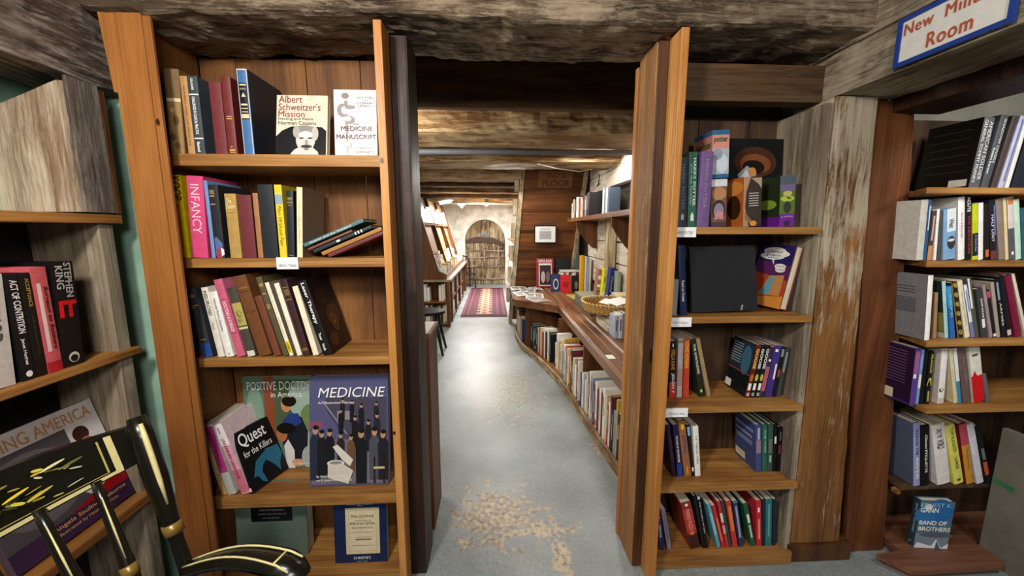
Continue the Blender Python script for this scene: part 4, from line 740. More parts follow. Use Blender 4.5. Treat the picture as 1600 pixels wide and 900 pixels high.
row('R5', RZ[4], 1.315, .13, H5, [
 (1031, 1038.5, 812, 1026, '#272c58', 'slim navy paperback partly hidden by the upright at bottom left', dict(hard=False, spine=[sp('MARTIAL', W_, .3, .7, .4, .8)])),
 (1043, 1049.5, 797, 1033, '#8f7f98', 'thin lilac paperback leaning at bottom left', dict(hard=False, spine=[sp('TIME AND STARS', '#55485e', .35, .65, .2, .9)])),
 (1079, 1095, 787, 1063.7, '#8c2a24', 'thick red paperback with embossed white title', dict(hard=False, spine=[('r', 0, .35, 1, .85, '#b8352c'), ('r', 0, 0, 1, .3, '#3a1c18'), ('e', .5, .94, .15, .03, W_), sp('MARIO PUZO', '#e0b8a8', .3, .7, .4, .85), ('e', .5, .33, .25, .04, '#e0702c')])),
 (1098, 1102.5, 776, 1083, '#0f1012', 'thin black paperback, left one of the black pair on the lowest shelf', dict(hard=False, spine=[('r', .2, .25, .8, .95, '#17181a')])),
 (1103, 1107.5, 776, 1089, '#101214', 'thin black paperback with white title, right one of the black pair', dict(hard=False, spine=[sp('THE TRAVELS OF SAM', W_, .3, .7, .3, .9), ('r', 0, .94, 1, 1, '#c9c9c4')])),
 (1121, 1126.5, 789, 1104.5, '#5fa0b0', 'thin pale turquoise paperback', dict(hard=False, spine=[('r', .1, .3, .9, .8, '#8cc8d0')])),
 (1128, 1134, 791.5, 1112, '#c02a34', 'red paperback right of the turquoise one', dict(hard=False, spine=[('r', .3, .15, .7, .7, '#e07a5c')])),
 (1134.5, 1139.5, 784.5, 1120.5, '#b8353c', 'red paperback with cream panels on its spine', dict(hard=False, spine=[('r', .1, .55, .9, .75, '#e6d6c0'), ('r', .1, .3, .9, .48, '#e0a890')])),
 (1140, 1143, 783.6, 1127, '#28564f', 'very thin dark teal paperback on the lowest shelf', dict(hard=False)),
 (1145.5, 1153, 784.5, 1134.5, '#c23a34', 'red paperback with an orange yellow title', dict(hard=False, spine=[('r', .2, .35, .8, .9, '#dd8a3a')])),
 (1155, 1162.5, 784.5, 1145, '#2c3460', 'navy paperback with silver title, middle of the lowest shelf', dict(hard=False, spine=[('r', .3, .2, .7, .9, '#a0a4b8'), ('r', 0, .97, 1, 1, '#4a90a0')])),
 (1174, 1181, 788, 1161, '#1f5a3a', 'dark green paperback with white panels, leaning', dict(hard=False, spine=[('r', .3, .55, .8, .75, W_), ('r', .3, .2, .7, .5, '#c9d0b8')])),
 (1182.5, 1190, 783, 1181.5, '#c22a3a', 'bright red paperback standing upright with pale title', dict(hard=False, spine=[('r', .3, .75, .7, .85, W_), ('r', .3, .15, .7, .6, '#e89a70')])),
 (1190.5, 1195, 781, 1190.5, '#1c2238', 'thin navy paperback between red and teal ones', dict(hard=False)),
 (1196, 1205.5, 781, 1197, '#2a7474', 'teal paperback near the right end of the lowest shelf', dict(hard=False, spine=[('r', .35, .2, .65, .9, '#6aa09c')])),
 (1206.5, 1212, 781, 1208, '#1c2434', 'dark navy paperback at the right end of the lowest shelf', dict(hard=False)),
])
# ================================================================ BOOKS: MILITARY BOOKCASE
YM = 1.245; K1 = 'books on the top shelf of the military bookcase'
row('M1', MZ[0], YM, .16, K1, [
 (1512, 1529, 184, 1538, '#4a4b50', 'thick grey book titled American Soldier with dark back cover', dict(spinecol='#5a5c62', spine=[sp('GENERAL TOMMY FRANKS', W_, .1, .35, .08, .96), sp('AMERICAN SOLDIER', W_, .5, .85, .12, .94)], back=[('r', 0, 0, 1, 1, '#17140f')]+[('r', .1, .85-.12*i, .85, .86-.12*i, '#3a352c') for i in range(6)]+[('r', .62, .03, .95, .13, '#d8d6d0')])),
 (1531, 1543, 181, 1564, '#4d5258', 'slate book titled Shadow Divers', dict(spine=[sp('SHADOW DIVERS', '#c9ccd0', .45, .8, .35, .95), sp('Robert Kurson', W_, .1, .35, .2, .55)])),
 (1547, 1556, 182, 1582, '#4a3e3c', 'dark brown book right of the slate one, top military shelf', dict()),
 (1558, 1566.5, 182, 1594, '#b9bcd4', 'silvery white book with blue streak, top military shelf', dict(spine=[('r', .5, .1, .8, .95, '#6a70b0')])),
 (1569, 1575.5, 182, 1603, '#e4e4e0', 'white slim book at the top military shelf', dict()),
 (1578, 1596, 184, 1612, '#20262e', 'thick blue black book at the right edge, top military shelf', dict()),
])
K2 = 'books on the second shelf of the military bookcase'
row('M2', MZ[1], YM, .15, K2, [
 (1431, 1442, 312.6, 1440, '#c9c4bb', 'off white book at the left end of the second military shelf', dict()),
 (1442.5, 1447, 312.6, 1452, '#2a5a86', 'thin blue book beside the off white one', dict(spine=[('r', .3, .5, .7, .9, '#c9d8e4')])),
 (1448, 1455, 330, 1457, '#4a3830', 'short dark book with orange foot, second military shelf', dict(spine=[('r', 0, 0, 1, .3, '#c98850'), ('r', .3, .4, .7, .9, '#c9a8a0')])),
 (1455.5, 1459.5, 327, 1461.5, '#efeee9', 'very thin white book among dark ones, second military shelf', dict()),
 (1460.5, 1465.5, 330, 1465, '#4f4c48', 'thin dark grey book left of the light blue one', dict()),
 (1467, 1487, 328, 1468, '#7ba6cc', 'wide light blue book with a dark photograph on its spine', dict(spine=[('r', .25, .55, 1, 1, '#dfe6ea'), ('e', .62, .33, .33, .13, '#3a3438'), ('e', .6, .38, .28, .03, '#cfd4da'), sp('West', '#4a5560', .4, .8, .62, .8)])),
 (1496.5, 1507, 308.7, 1497, '#d4cfc8', 'tall white book with purple title, second military shelf', dict(spinecol='#f2f0ee', spine=[sp('Stories to Remember', '#a04a8c', .35, .65, .35, .75)])),
 (1508, 1518, 307, 1507.8, '#16141a', 'tall black book with white and red lettering, second military shelf', dict(spine=[sp('ACUTE', W_, .25, .75, .75, .98), sp('THE DEVOTION', '#b03a3a', .3, .7, .1, .7)])),
 (1519, 1528, 319.5, 1519.5, '#c2cc1e', 'lime yellow and navy book', dict(spine=[('r', 0, .07, 1, .48, '#1c2440'), sp('A Dark Sun', '#a8b0c8', .35, .65, .15, .45)])),
 (1528.5, 1536, 318, 1529, '#efeeea', 'plain white book between lime yellow and dark ones', dict()),
 (1537, 1545, 319.6, 1536.5, '#1c1616', 'black book with an orange patch low on its spine', dict(spine=[('r', .2, .05, .9, .18, '#c9683a')])),
 (1547, 1557, 313, 1544.5, '#1d1a24', 'dark book with blue and white Half Lost lettering', dict(spine=[sp('HALF LOST', '#d0c8d4', .2, .55, .3, .75), ('r', .6, .4, .9, .9, '#5a7ab0'), ('r', 0, 0, 1, .15, '#6a3a3a')])),
 (1558, 1568, 312.6, 1552, '#8c7d74', 'grey brown book, second military shelf', dict()),
 (1568.6, 1573.6, 310, 1564.5, '#e0cf9a', 'slim cream yellow book, second military shelf', dict()),
 (1575, 1585, 308.7, 1571.4, '#5a5660', 'grey book with orange and white top half', dict(spine=[('r', 0, .5, 1, 1, '#d8ccc8'), ('r', .1, .88, .9, .98, '#cf7a3c'), ('e', .5, .1, .2, .03, W_)])),
 (1587, 1596, 313, 1583.4, '#bfe0cc', 'pale mint book near the right edge, second military shelf', dict()),
 (1597, 1608, 327, 1594, '#2c5a66', 'dark teal book cut by the right edge', dict()),
])
K3 = 'books on the third shelf of the military bookcase'
row('M3', MZ[2], YM, .15, K3, [
 (1444, 1452, 431, 1450.5, '#7d7c80', 'grey book with a white spine and text on its back cover', dict(spinecol='#f2f2f0', back=[('r', .15, .8-.045*i, .75, .815-.045*i, '#4f4e54') for i in range(3)]+[('r', .1, .62-.03*i, .78, .635-.03*i, '#55545a') for i in range(8)]+[('r', .04, .04, .2, .14, '#d8d8d4')], Y=1.225)),
 (1458, 1463, 458, 1461, '#a0805c', 'short tan book beside the grey one, third military shelf', dict()),
 (1476, 1482, 440, 1471.5, '#5a6a50', 'book with dark landscape cover and pale turquoise edge', dict(spinecol='#a8d0d0', back=[('r', 0, .45, 1, 1, '#24302c'), ('r', 0, .12, 1, .45, '#8f8850'), ('r', 0, 0, 1, .1, '#c0b8a8')])),
 (1485, 1493, 449, 1478.5, '#2a6ab8', 'vivid blue book with lighter top, third military shelf', dict(spine=[('r', 0, .6, 1, 1, '#3f9ad0'), sp('SAFE', '#88c8e8', .3, .7, .4, .85)])),
 (1495.6, 1505, 443, 1485.5, '#241c12', 'book with gold leaf pattern on black', dict(spine=[('r', 0, 0, .15, 1, '#8c6c34')]+[('e', .55, .1+.17*i, .35, .05, '#a08a3c', .5) for i in range(6)])),
 (1506, 1514, 440, 1493.5, '#e6dcc0', 'cream book right of the leaf patterned one', dict(spine=[sp('Ghost of Honour', '#a89a78', .4, .6, .2, .8)])),
 (1515, 1520.5, 446.5, 1502, '#7a80b0', 'white and violet book, third military shelf', dict(spine=[('r', 0, .3, 1, 1, '#e4e6ee'), ('r', .3, .5, .7, .9, '#7a86b8')])),
 (1521.5, 1528, 436, 1509, '#55544c', 'dark grey book with a white top edge', dict(spine=[('r', 0, .5, .4, 1, '#e6e6e2')])),
 (1533, 1543, 453, 1525, '#3d3c3e', 'charcoal book with white patch, third military shelf', dict(spine=[('r', .3, .2, .8, .38, W_), sp('SHORT ROUND', W_, .4, .7, .4, .8)])),
 (1544, 1549, 447, 1532, '#a08a90', 'slim mauve grey book, third military shelf', dict()),
 (1550, 1555.5, 455, 1539, '#1d1c20', 'black book with pink top, third military shelf', dict(spine=[('r', 0, .85, 1, .98, '#c04a6a'), ('r', .1, .02, .9, .08, W_)])),
 (1556, 1561.7, 442.7, 1546, '#a89c8c', 'grey beige book, third military shelf', dict()),
 (1565, 1572.6, 438, 1553.5, '#121418', 'black book with white vertical title, third military shelf', dict(spine=[sp('ARMIES', W_, .3, .7, .2, .6), ('r', .2, .65, .6, .95, '#7aa0b0')])),
 (1573, 1581, 433, 1560.5, '#16141a', 'black book left of the maroon one, third military shelf', dict(spine=[('r', .1, .03, .9, .12, '#cfcac4')])),
 (1583, 1594, 432, 1566, '#7c1c3c', 'glossy maroon book, third military shelf', dict(rough=.25)),
 (1596, 1601, 429.5, 1574.5, '#e0d6c4', 'cream book right of the maroon one', dict()),
])
K4 = 'books on the fourth shelf of the military bookcase'
row('M4', MZ[3], YM, .15, K4, [
 (1420.7, 1429.5, 544.7, 1431, '#3d2460', 'purple paperback with cream barcode corner', dict(hard=False, spinecol='#5a3f8c', back=[('r', 0, .05, 1, .98, '#2a1430'), ('r', .05, .03, .6, .2, '#d8c8a8')]+[('r', .2, .9-.05*i, .85, .915-.05*i, '#6a4a70') for i in range(12)], spine=[('r', .1, .55, .9, .95, '#9a5a90'), ('r', .1, .48, .6, .55, W_)], Y=1.235)),
 (1430, 1435, 547, 1440, '#7a9cd8', 'thin light blue book beside the purple paperback', dict(spine=[('r', .1, .3, .9, .55, W_)])),
 (1436, 1442, 548.5, 1445, '#0e0e10', 'plain thin black book, fourth military shelf', dict()),
 (1444.5, 1452, 550, 1452.7, '#121212', 'black book with yellow mountain shape and title', dict(spine=[sp('FRANCIS', '#c8c840', .3, .7, .6, .95), ('p', [(.0, .35), (1, .35), (.8, .5), (.3, .5)], '#d0d04a'), ('r', .3, .05, .7, .25, '#a8a848')])),
 (1464, 1474.7, 545, 1471, '#cfc0b8', 'white book with dim pattern, left of the gap, fourth military shelf', dict(spine=[('r', .05, .1, .95, .95, '#eceaea'), ('e', .4, .25, .3, .04, '#4a4048')])),
 (1490.7, 1496.7, 546, 1482.7, '#d8cda8', 'slim cream book leaning left, fourth military shelf', dict()),
 (1497, 1502.7, 545, 1489, '#3a8ab0', 'white book with blue lower half, fourth military shelf', dict(spine=[('r', 0, .4, 1, 1, '#e4e8ea')])),
 (1504.7, 1518, 543, 1494.5, '#6a5450', 'taupe brown book, thick, fourth military shelf', dict(spine=[sp('PICTURES', '#8f7870', .4, .7, .3, .8)])),
 (1521, 1539, 540.7, 1513, '#e0ded0', 'thick white book with a bright red lower spine', dict(spine=[('r', 0, 0, 1, .46, '#d0101c'), ('r', .2, .8, .7, .84, '#5a5850'), ('p', [(.1, .46), (.5, .46), (.3, .55)], '#d0101c')])),
 (1541, 1547, 586, 1535, '#6a6468', 'short thin grey book at the right end of the row', dict()),
])
K5 = 'books below the military shelves'
row('M5', MZ5, 1.305, .14, K5, [
 (1427, 1437.6, 662, 1426.9, '#5a6078', 'blue grey book with branches on its cover, left end below the military shelves', dict(spinecol='#9aa0d0', spine=[sp('ACROSS THE', '#3a3f66', .3, .7, .5, .9), sp('RIVER', W_, .3, .7, .1, .45)])),
 (1439, 1452, 666, 1439.2, '#0f0f11', 'black book titled Etiquette', dict(spine=[sp('ETIQUETTE', W_, .35, .7, .22, .6), sp('Choose', W_, .4, .7, .62, .85, sh=.4)])),
 (1465, 1486, 666, 1455, '#eae4e0', 'thick white book with dark title at its top', dict(spine=[sp('ONLY THE', '#3a3230', .3, .7, .78, .93), sp('WORLD', '#3a3230', .25, .8, .6, .75)])),
 (1489, 1504.5, 667, 1474, '#e2dc6a', 'yellow book with dark title', dict(spine=[sp('TOM BURGEOIS', '#3a3a20', .4, .75, .55, .95), sp('LORCA', '#3a3a20', .4, .7, .25, .45), ('e', .5, .07, .2, .02, '#4a4a28')])),
 (1510, 1522, 664, 1498, '#7a1a2c', 'dark red book with yellow lower spine', dict(spinecol='#cf9430', spine=[('r', 0, .65, 1, 1, '#b84a5a'), sp('The Campaign', '#8a3a20', .4, .65, .25, .6)])),
 (1524, 1535.6, 665, 1508, '#d9d6e0', 'pale lilac white book, below the military shelves', dict()),
 (1541, 1549, 668, 1524, '#14161a', 'dark book with an orange patch, right end below the military shelves', dict(spine=[('r', .1, .15, .9, .38, '#d0582c'), ('r', .2, .42, .8, .62, '#6a7674')])),
])
bb = [('r', 0, 0, 1, 1, '#4d6f88'), ('e', .6, .8, .4, .25, '#2a6aa8'), ('e', .2, .7, .3, .2, '#2f74b0'), ('r', 0, 0, 1, .32, '#7c8c98'), ('e', .6, .28, .5, .05, '#5a6068'), ('t', 'ERNEST K.', .02, .88, .92, .96, '#b8d4e4', {'b': 0}), ('t', 'GANN', .02, .76, .55, .86, W_, {'b': .02}), ('e', .25, .88, .12, .06, '#e6e6e4'), ('t', 'BAND OF', .04, .50, .85, .59, W_, {'b': .025}), ('t', 'BROTHERS', .04, .37, .98, .46, W_, {'b': .025}),
 ('p', [(0, .0), (.08, .12), (.5, .05), (.62, .2), (.8, .02), (1, .12), (1, 0)], '#e4e8ec'), ('p', [(.62, .0), (.64, .17), (.76, .03), (.78, 0)], '#3f6a86')]
o = book(.028, .125, .205, '#3a5566', 'blue book with a torn jacket titled Band of Brothers on the low step', None, front=bb, spine=[('r', .0, .0, 1, 1, '#2c4450'), sp('BAND OF BROTHERS', '#9ab0b8', .5, .8, .3, .9), ('p', [(.1, 0), (.5, .12), (.95, .0)], W_)])
p_ = atZ(1426, 850, .045); o.matrix_world = Matrix.Translation((p_.x-.013, p_.y+.012, .0465)) @ Matrix.Rotation(-PI/2-.12, 4, 'Z')
# ================================================================ LEFT WALL SHELVES
W1 = 'books on the middle shelf of the left wall bookcase'
row('W1', WZ[1], 1, .15, W1, [
 (-60, 25, 436, -88, '#cfc8c0', 'white book with dark title on the left wall shelf', dict(spine=[sp('SHEPPARD', '#5a5450', .45, .85, .4, .95), sp('Lucy Gerig', '#c06a70', .3, .5, .1, .5)])),
 (28, 50, 431, 2, '#131216', 'black book with bold white title at the left edge', dict(spine=[sp('ACT OF CONTRITION', W_, .3, .85, .45, .95), sp('Janet Hughes', W_, .3, .6, .15, .4), ('e', .5, .06, .25, .03, W_)])),
 (52, 70, 428, 27, '#15120f', 'black book with small gold title between white titled and pink books', dict(spine=[sp('ACCEPTANCE', '#b5924a', .4, .75, .68, .95), sp('Jeff VanderMeer', '#5a4a3a', .4, .6, .2, .6)])),
 (73, 97, 419, 46, '#c95a60', 'salmon pink book with black script title on the left wall shelf', dict(spine=[('r', .2, .2, .45, .85, '#e8c8c0'), ('r', 0, 0, 1, .1, '#b0202c'), sp('Surgeon to Soldiers', '#3a1418', .5, .85, .22, .82, sh=.2)])),
 (98, 132, 411, 76, '#0e0d10', 'thick black book with huge red IT and silver name', dict(d=.16, spine=[sp('STEPHEN', '#b0aeb0', .5, .85, .66, .99), sp('KING', '#b0aeb0', .12, .45, .74, .96), ('t', 'IT', .10, .47, .92, .63, '#d0141c', {'b': .05}), ('e', .5, .08, .25, .05, '#cfcac4'), ('e', .5, .07, .18, .035, '#15141a')])),
], X=-1.155)
am = [('r', 0, 0, 1, 1, '#4f4a50'), ('r', 0, .84, 1, 1, '#c6c2c0'), ('r', .7, .4, 1, 1, '#cfcdcc'), ('e', .35, .5, .35, .3, '#6a6468'), ('e', .45, .58, .25, .08, '#3a3438'), ('e', .45, .52, .18, .04, '#8f8a8c'), ('e', .8, .74, .07, .07, '#3a1c18'), ('e', .82, .64, .06, .06, '#b0684a'), ('e', .83, .54, .08, .08, '#d8d4d0'), ('e', .82, .3, .2, .12, '#cfd0d8'), ('r', 0, 0, 1, .16, '#3a2448'), ('p', [(.45, .16), (1, .16), (1, .3), (.7, .22)], '#a0141c'), ('t', 'SEWING AMERICA', .02, .86, .95, .96, '#b8834a', {'b': .01}), ('t', 'Angela Saulino Osborne', .3, .10, .95, .145, '#d8a85c', {'b': .01}), ('t', 'illustrated by Heather White', .32, .05, .85, .085, '#d8a85c', {'b': 0})]
o = book(.02, .31, .335, '#5a4a5c', 'large glossy picture book with America in its title behind the chair', None, front=am, rough=.2)
# faces +X: front cover (+X local) already faces +X; spine end (y=0) is near the camera -> title reads left to right as seen
yb = yOnX(222, -1.17, WZ[2])
o.matrix_world = Matrix.Translation((-1.165, .882, WZ[2]+.008)) @ Matrix.Rotation(-.27, 4, 'Y') @ Matrix.Translation((-.02, 0, 0))
# ================================================================ CHAIR
def chair():
    r = empty('armchair', (-.45, .62, 0), 0, 'black painted wooden armchair with gold striping and stencilled crest, lower left', 'chair')
    BK = paint('#14120c', .25, .15); GD = paint('#d2c68c', .4, .1); BR = paint('#8a6c34', .3, .1, metal=.3)
    L = Vector(r.location)
    P = lambda x, y, z: Vector((x, y, z))-L
    # right rear post top near (-.60,.83,.90); crest runs towards (-.80,.47)
    a = atY(212, 652, .83); b_ = Vector((-.86, .40, a.z-.005))
    foot_a = Vector((-.50, .80, .44)); d = (b_-a).normalized()
    arm_z = .64
    def bentpost(tp, bt, name='back_post'):
        bm = bmesh.new(); pts = [tp.lerp(bt, t) for t in (0, .1, .3, .5, .6, .75, 1)]
        tube(bm, [p-L for p in pts], [.016, .021, .022, .016, .013, .014, .013], 14)
        o = obj(name, bm, BK, r, True)
        bm = bmesh.new(); q = tp.lerp(bt, .52)-L; q2 = tp.lerp(bt, .57)-L; tube(bm, [q, q2], .0185, 14); obj('gold_ring', bm, BR, o, True)
        # gold stripe on the face
        n = Vector((.75, -.5, .2)).normalized(); bm = bmesh.new(); s = [tp.lerp(bt, t)-L+n*.0205*k_ for t, k_ in ((.03, .85), (.1, 1.), (.2, 1.07), (.3, 1.04), (.42, .93))]
        tube(bm, s, [.004, .0055, .0055, .005, .002], 8); obj('gold_stripe', bm, GD, o, True)
        return o
    pb = Vector((-.655, .777, .44)); bentpost(a, pb); bentpost(b_, Vector((-.70, .39, .44)))
    # crest rail: curved board
    bm = bmesh.new(); n = 14; back = Vector((-.98, .17, 0)).normalized(); R = []
    slope = Vector((.24, 0, -1)).normalized()
    for i in range(n+1):
        t = i/n; c = (a+Vector((0, 0, -.018))).lerp(b_+Vector((0, 0, -.018)), t)+back*.045*math.sin(PI*t); hgt = .078+.02*math.sin(PI*t)
        top = c+Vector((0, 0, .012*math.sin(PI*t))); bot = c+slope*hgt
        R.append([bm.verts.new(v-L) for v in (top, bot, bot+back*.014, top+back*.014)])
    for i in range(n):
        for k in range(4): bm.faces.new((R[i][k], R[i][(k+1) % 4], R[i+1][(k+1) % 4], R[i+1][k]))
    bm.faces.new(R[0]); bm.faces.new(R[-1][::-1]); cr = obj('crest_rail', bm, BK, r, False)
    def cf(u, v, lift):            # u 0..1 from right post to the left, v 0..1 upwards
        c = (a+Vector((0, 0, -.018))).lerp(b_+Vector((0, 0, -.018)), u)+back*.045*math.sin(PI*u); hgt = .078+.02*math.sin(PI*u)
        top = c+Vector((0, 0, .012*math.sin(PI*u))); bot = c+slope*hgt
        return bot.lerp(top, v)-back*(.0006+lift)-L
    els = []
    ug = lambda u0, v0, u1, v1, h: els.append(('r', u0, v0, u1, v1, h))
    for i in range(10): ug(.1+.08*i, .03, .18+.08*i, .10, '#d2c68c')
    ug(.10, .03, .125, .95, '#d2c68c'); ug(.145, .14, .152, .90, '#b5a45a')
    for i in range(9): ug(.145+.08*i, .14, .225+.08*i, .155, '#b5a45a')
    random.seed(3)
    for i in range(46):
        u = random.gauss(.46, .12); v = random.gauss(.5, .16)
        if .2 < u < .8 and .2 < v < .9: els.append(('e', u, v, random.uniform(.004, .014), random.uniform(.01, .05), random.choice(['#d8c84a', '#c9c4a8', '#8f8a4a', '#b5a03c', '#3d4424', '#2c3018']), random.uniform(-1, 1)))
    for u, v, c in ((.3, .78, '#e0d8a0'), (.42, .55, '#e8d030'), (.36, .4, '#c9b84a'), (.25, .7, '#6a6a3a'), (.5, .7, '#3a4224'), (.6, .5, '#3a4224')): els.append(('e', u, v, .016, .06, c, .7))
    art_mesh('crest_stencil', els, 1, 1, cf, cr, .35)
    # spindles
    for k, t in enumerate((.2, .38, .56, .74)):
        c = a.lerp(b_, t)+back*.045*math.sin(PI*t)*.9+Vector((.02, 0, -.095)); e = Vector((-.65, .76, .455)).lerp(Vector((-.69, .41, .455)), .04+.92*t)
        bm = bmesh.new(); pts = [c.lerp(e, s) for s in (0, .15, .45, .5, .55, .8, 1)]; tube(bm, [p-L for p in pts], [.008, .009, .0125, .0135, .012, .009, .008], 12); o = obj('spindle', bm, BK, r, True)
        bm = bmesh.new(); tube(bm, [c.lerp(e, .47)-L, c.lerp(e, .53)-L], .0142, 12); obj('gold_ring', bm, BR, o, True)
        n_ = Vector((.75, -.6, .1)).normalized(); bm = bmesh.new(); tube(bm, [c.lerp(e, s)-L+n_*q for s, q in ((.08, .0085), (.25, .0105), (.42, .0125))], [.001, .002, .001], 6); obj('gold_stripe', bm, GD, o, True)
    # arm rail on the far side with scroll end
    A0 = Vector((-.685, .79, .565)); A1 = atZ(480, 893, .625); A0b = Vector((-.715, .38, .565)); A1b = A1+(A0b-A0)+Vector((.02, 0, 0))
    for s0, s1 in ((A0, A1), (A0b, A1b)):
        bm = bmesh.new(); D = (s1-s0); side = Vector((D.y, -D.x, 0)).normalized(); R = []; nn = 12
        for i in range(nn+1):
            t = i/nn; wd = .020+.012*t if t < .9 else .026; c = s0+D*t+Vector((0, 0, .035*math.sin(t*PI)+.012*t*t-.03*max(0, t-.85)*3)); wd = wd if i < nn else .012
            th = .024 if i < nn else .01
            R.append([bm.verts.new(v-L) for v in (c-side*wd, c+side*wd, c+side*wd+Vector((0, 0, -th)), c-side*wd+Vector((0, 0, -th)))])
        for i in range(nn):
            for k in range(4): bm.faces.new((R[i][k], R[i][(k+1) % 4], R[i+1][(k+1) % 4], R[i+1][k]))
        bm.faces.new(R[0]); bm.faces.new(R[-1][::-1]); bmesh.ops.bevel(bm, geom=bm.edges[:], offset=.004, segments=2, affect='EDGES'); ar = obj('arm_rest', bm, BK, r, True)
        bm = bmesh.new()
        for off in (-1, 1): tube(bm, [s0+D*t+side*off*(.010+.010*t)+Vector((0, 0, .0015+.035*math.sin(t*PI)+.012*t*t-.03*max(0, t-.85)*3))-L for t in [i/12 for i in range(0, 12)]], .0022, 6)
        tube(bm, [s0+D*.8+side*o_*.019+Vector((0, 0, .0285))-L for o_ in (-1, 0, 1)], .0022, 6)
        obj('gold_stripe', bm, GD, ar, True)
        bm = bmesh.new(); e = s0+D*.86; tube(bm, [Vector((e.x, e.y, .60))-L, Vector((e.x-.01, e.y, .54))-L, Vector((e.x-.03, e.y, .455))-L], [.011, .017, .011], 12); obj('arm_post', bm, BK, r, True)
    # seat and legs
    c = [(-.62, .83), (-.22, .74), (-.28, .26), (-.70, .34)]
    bm = bmesh.new(); prism(bm, [(x-L.x, y-L.y) for x, y in c], 'z', .42, .455, bev=.008); obj('seat', bm, BK, r)
    for x, y in c:
        m = Vector((sum(q[0] for q in c)/4, sum(q[1] for q in c)/4, 0)); p = Vector((x, y, 0)); tp = p.lerp(m, .2); tp.z = .42; ft = p.lerp(m, -.02); ft.z = 0
        bm = bmesh.new(); tube(bm, [tp-L, tp.lerp(ft, .4)-L, ft-L], [.014, .02, .012], 12); obj('leg', bm, BK, r, True)
chair()
# ================================================================ CORRIDOR: bookcases along the right
CN = [('#efe9dc', 'cream'), ('#f4f1ea', 'white'), ('#d9c9a3', 'tan'), ('#b3302c', 'red'), ('#1b1b1e', 'black'), ('#2c3a5e', 'navy'), ('#6d2b2e', 'maroon'), ('#5f6b4a', 'olive green'), ('#8a8a86', 'grey'), ('#c9a43c', 'mustard'), ('#3c6a78', 'teal'), ('#4a2f22', 'dark brown'), ('#c77a52', 'orange'), ('#8fa3b8', 'pale blue')]
CD = dict((n, h) for h, n in CN)
USED = {}
def uniq(lab, extra):
    for e in ['']+extra:
        l = lab+e
        if l not in USED: USED[l] = 1; return l
    return lab+extra[-1]
cab = empty('counter', (.9, 3.2, 0), 0, 'long low wooden book counter with moulded rail along the right of the corridor', 'counter')
ZR = .57
# shelf path of the floor row (X, Y) from near to far
PATH = [(.690, 1.66), (.665, 1.87), (.635, 2.27), (.60, 2.75), (.575, 3.05), (.50, 3.45), (.40, 3.85), (.315, 4.15), (.285, 4.5), (.29, 4.95)]
def pathpt(s):
    acc = 0
    for (a, b), (c, d) in zip(PATH, PATH[1:]):
        l = math.hypot(c-a, d-b)
        if s <= acc+l: t = (s-acc)/l; return a+(c-a)*t, b+(d-b)*t, math.atan2(d-b, c-a)
        acc += l
    return None
base = [(x-.9, y-3.2) for x, y in PATH]+[(1.14-.9, 4.95-3.2), (1.14-.9, 1.66-3.2)]
obj('base_shelf', prism(bmesh.new(), base, 'z', .0, .052, bev=.002), CHESTY, cab)
lip = [(x-.9, y-3.2) for x, y in PATH]+[(x-.9-.018, y-3.2) for x, y in PATH[::-1]]
obj('curved_kick_board', prism(bmesh.new(), lip, 'z', .0, .062), wood('kick_wood', '#6b4a2c', '#9c7a52', 'y', c0='#3a2616', worn='#c9b48c', wamt=.5, rough=.6), cab)
bm = prism(bmesh.new(), [(.640, .50), (.640, .555), (.655, .574), (.700, .574), (.705, .566), (.72, .566), (.725, .574), (.77, .574), (.778, .564), (.79, .576), (.822, .576), (.822, .50)], 'y', 1.64, 4.9)
bmesh.ops.translate(bm, vec=(-.9, -3.2, 0), verts=bm.verts); obj('moulded_rail', bm, CHESTY, cab)
part(cab, 'counter_top', .824, 1.66, .52, 1.14, 4.95, .565, CHESTY)
part(cab, 'side_top', .23, 4.05, .535, .638, 4.95, .565, CHESTY)
part(cab, 'side_top_edge', .215, 4.05, .50, .2295, 4.95, .575, CHESTZ)
obj('angled_edge', hexa([(.215-.9, 4.05-3.2, .50), (.638-.9, 3.66-3.2, .50), (.638-.9, 3.69-3.2, .50), (.228-.9, 4.075-3.2, .50)], [(.215-.9, 4.05-3.2, .572), (.638-.9, 3.66-3.2, .572), (.638-.9, 3.69-3.2, .572), (.228-.9, 4.075-3.2, .572)]), CHESTY, cab)
obj('corner_top', prism(bmesh.new(), [(.232-.9, 4.048-3.2), (.637-.9, 3.70-3.2), (.637-.9, 4.048-3.2)], 'z', .54, .565), CHESTY, cab)
for y_, x_ in ((1.70, .70), (2.62, .645), (3.42, .60), (4.08, .35), (4.90, .31)): part(cab, 'divider', x_, y_, .053, 1.14, y_+.02, .499, CHESTZ)
part(cab, 'back_panel', 1.142, 1.66, .053, 1.148, 4.95, .56, CHESTZ)
p = part(cab, 'price_label', .655, 2.08, .5745, .70, 2.15, .5755, paint('#f2f0ea', .4), 0)
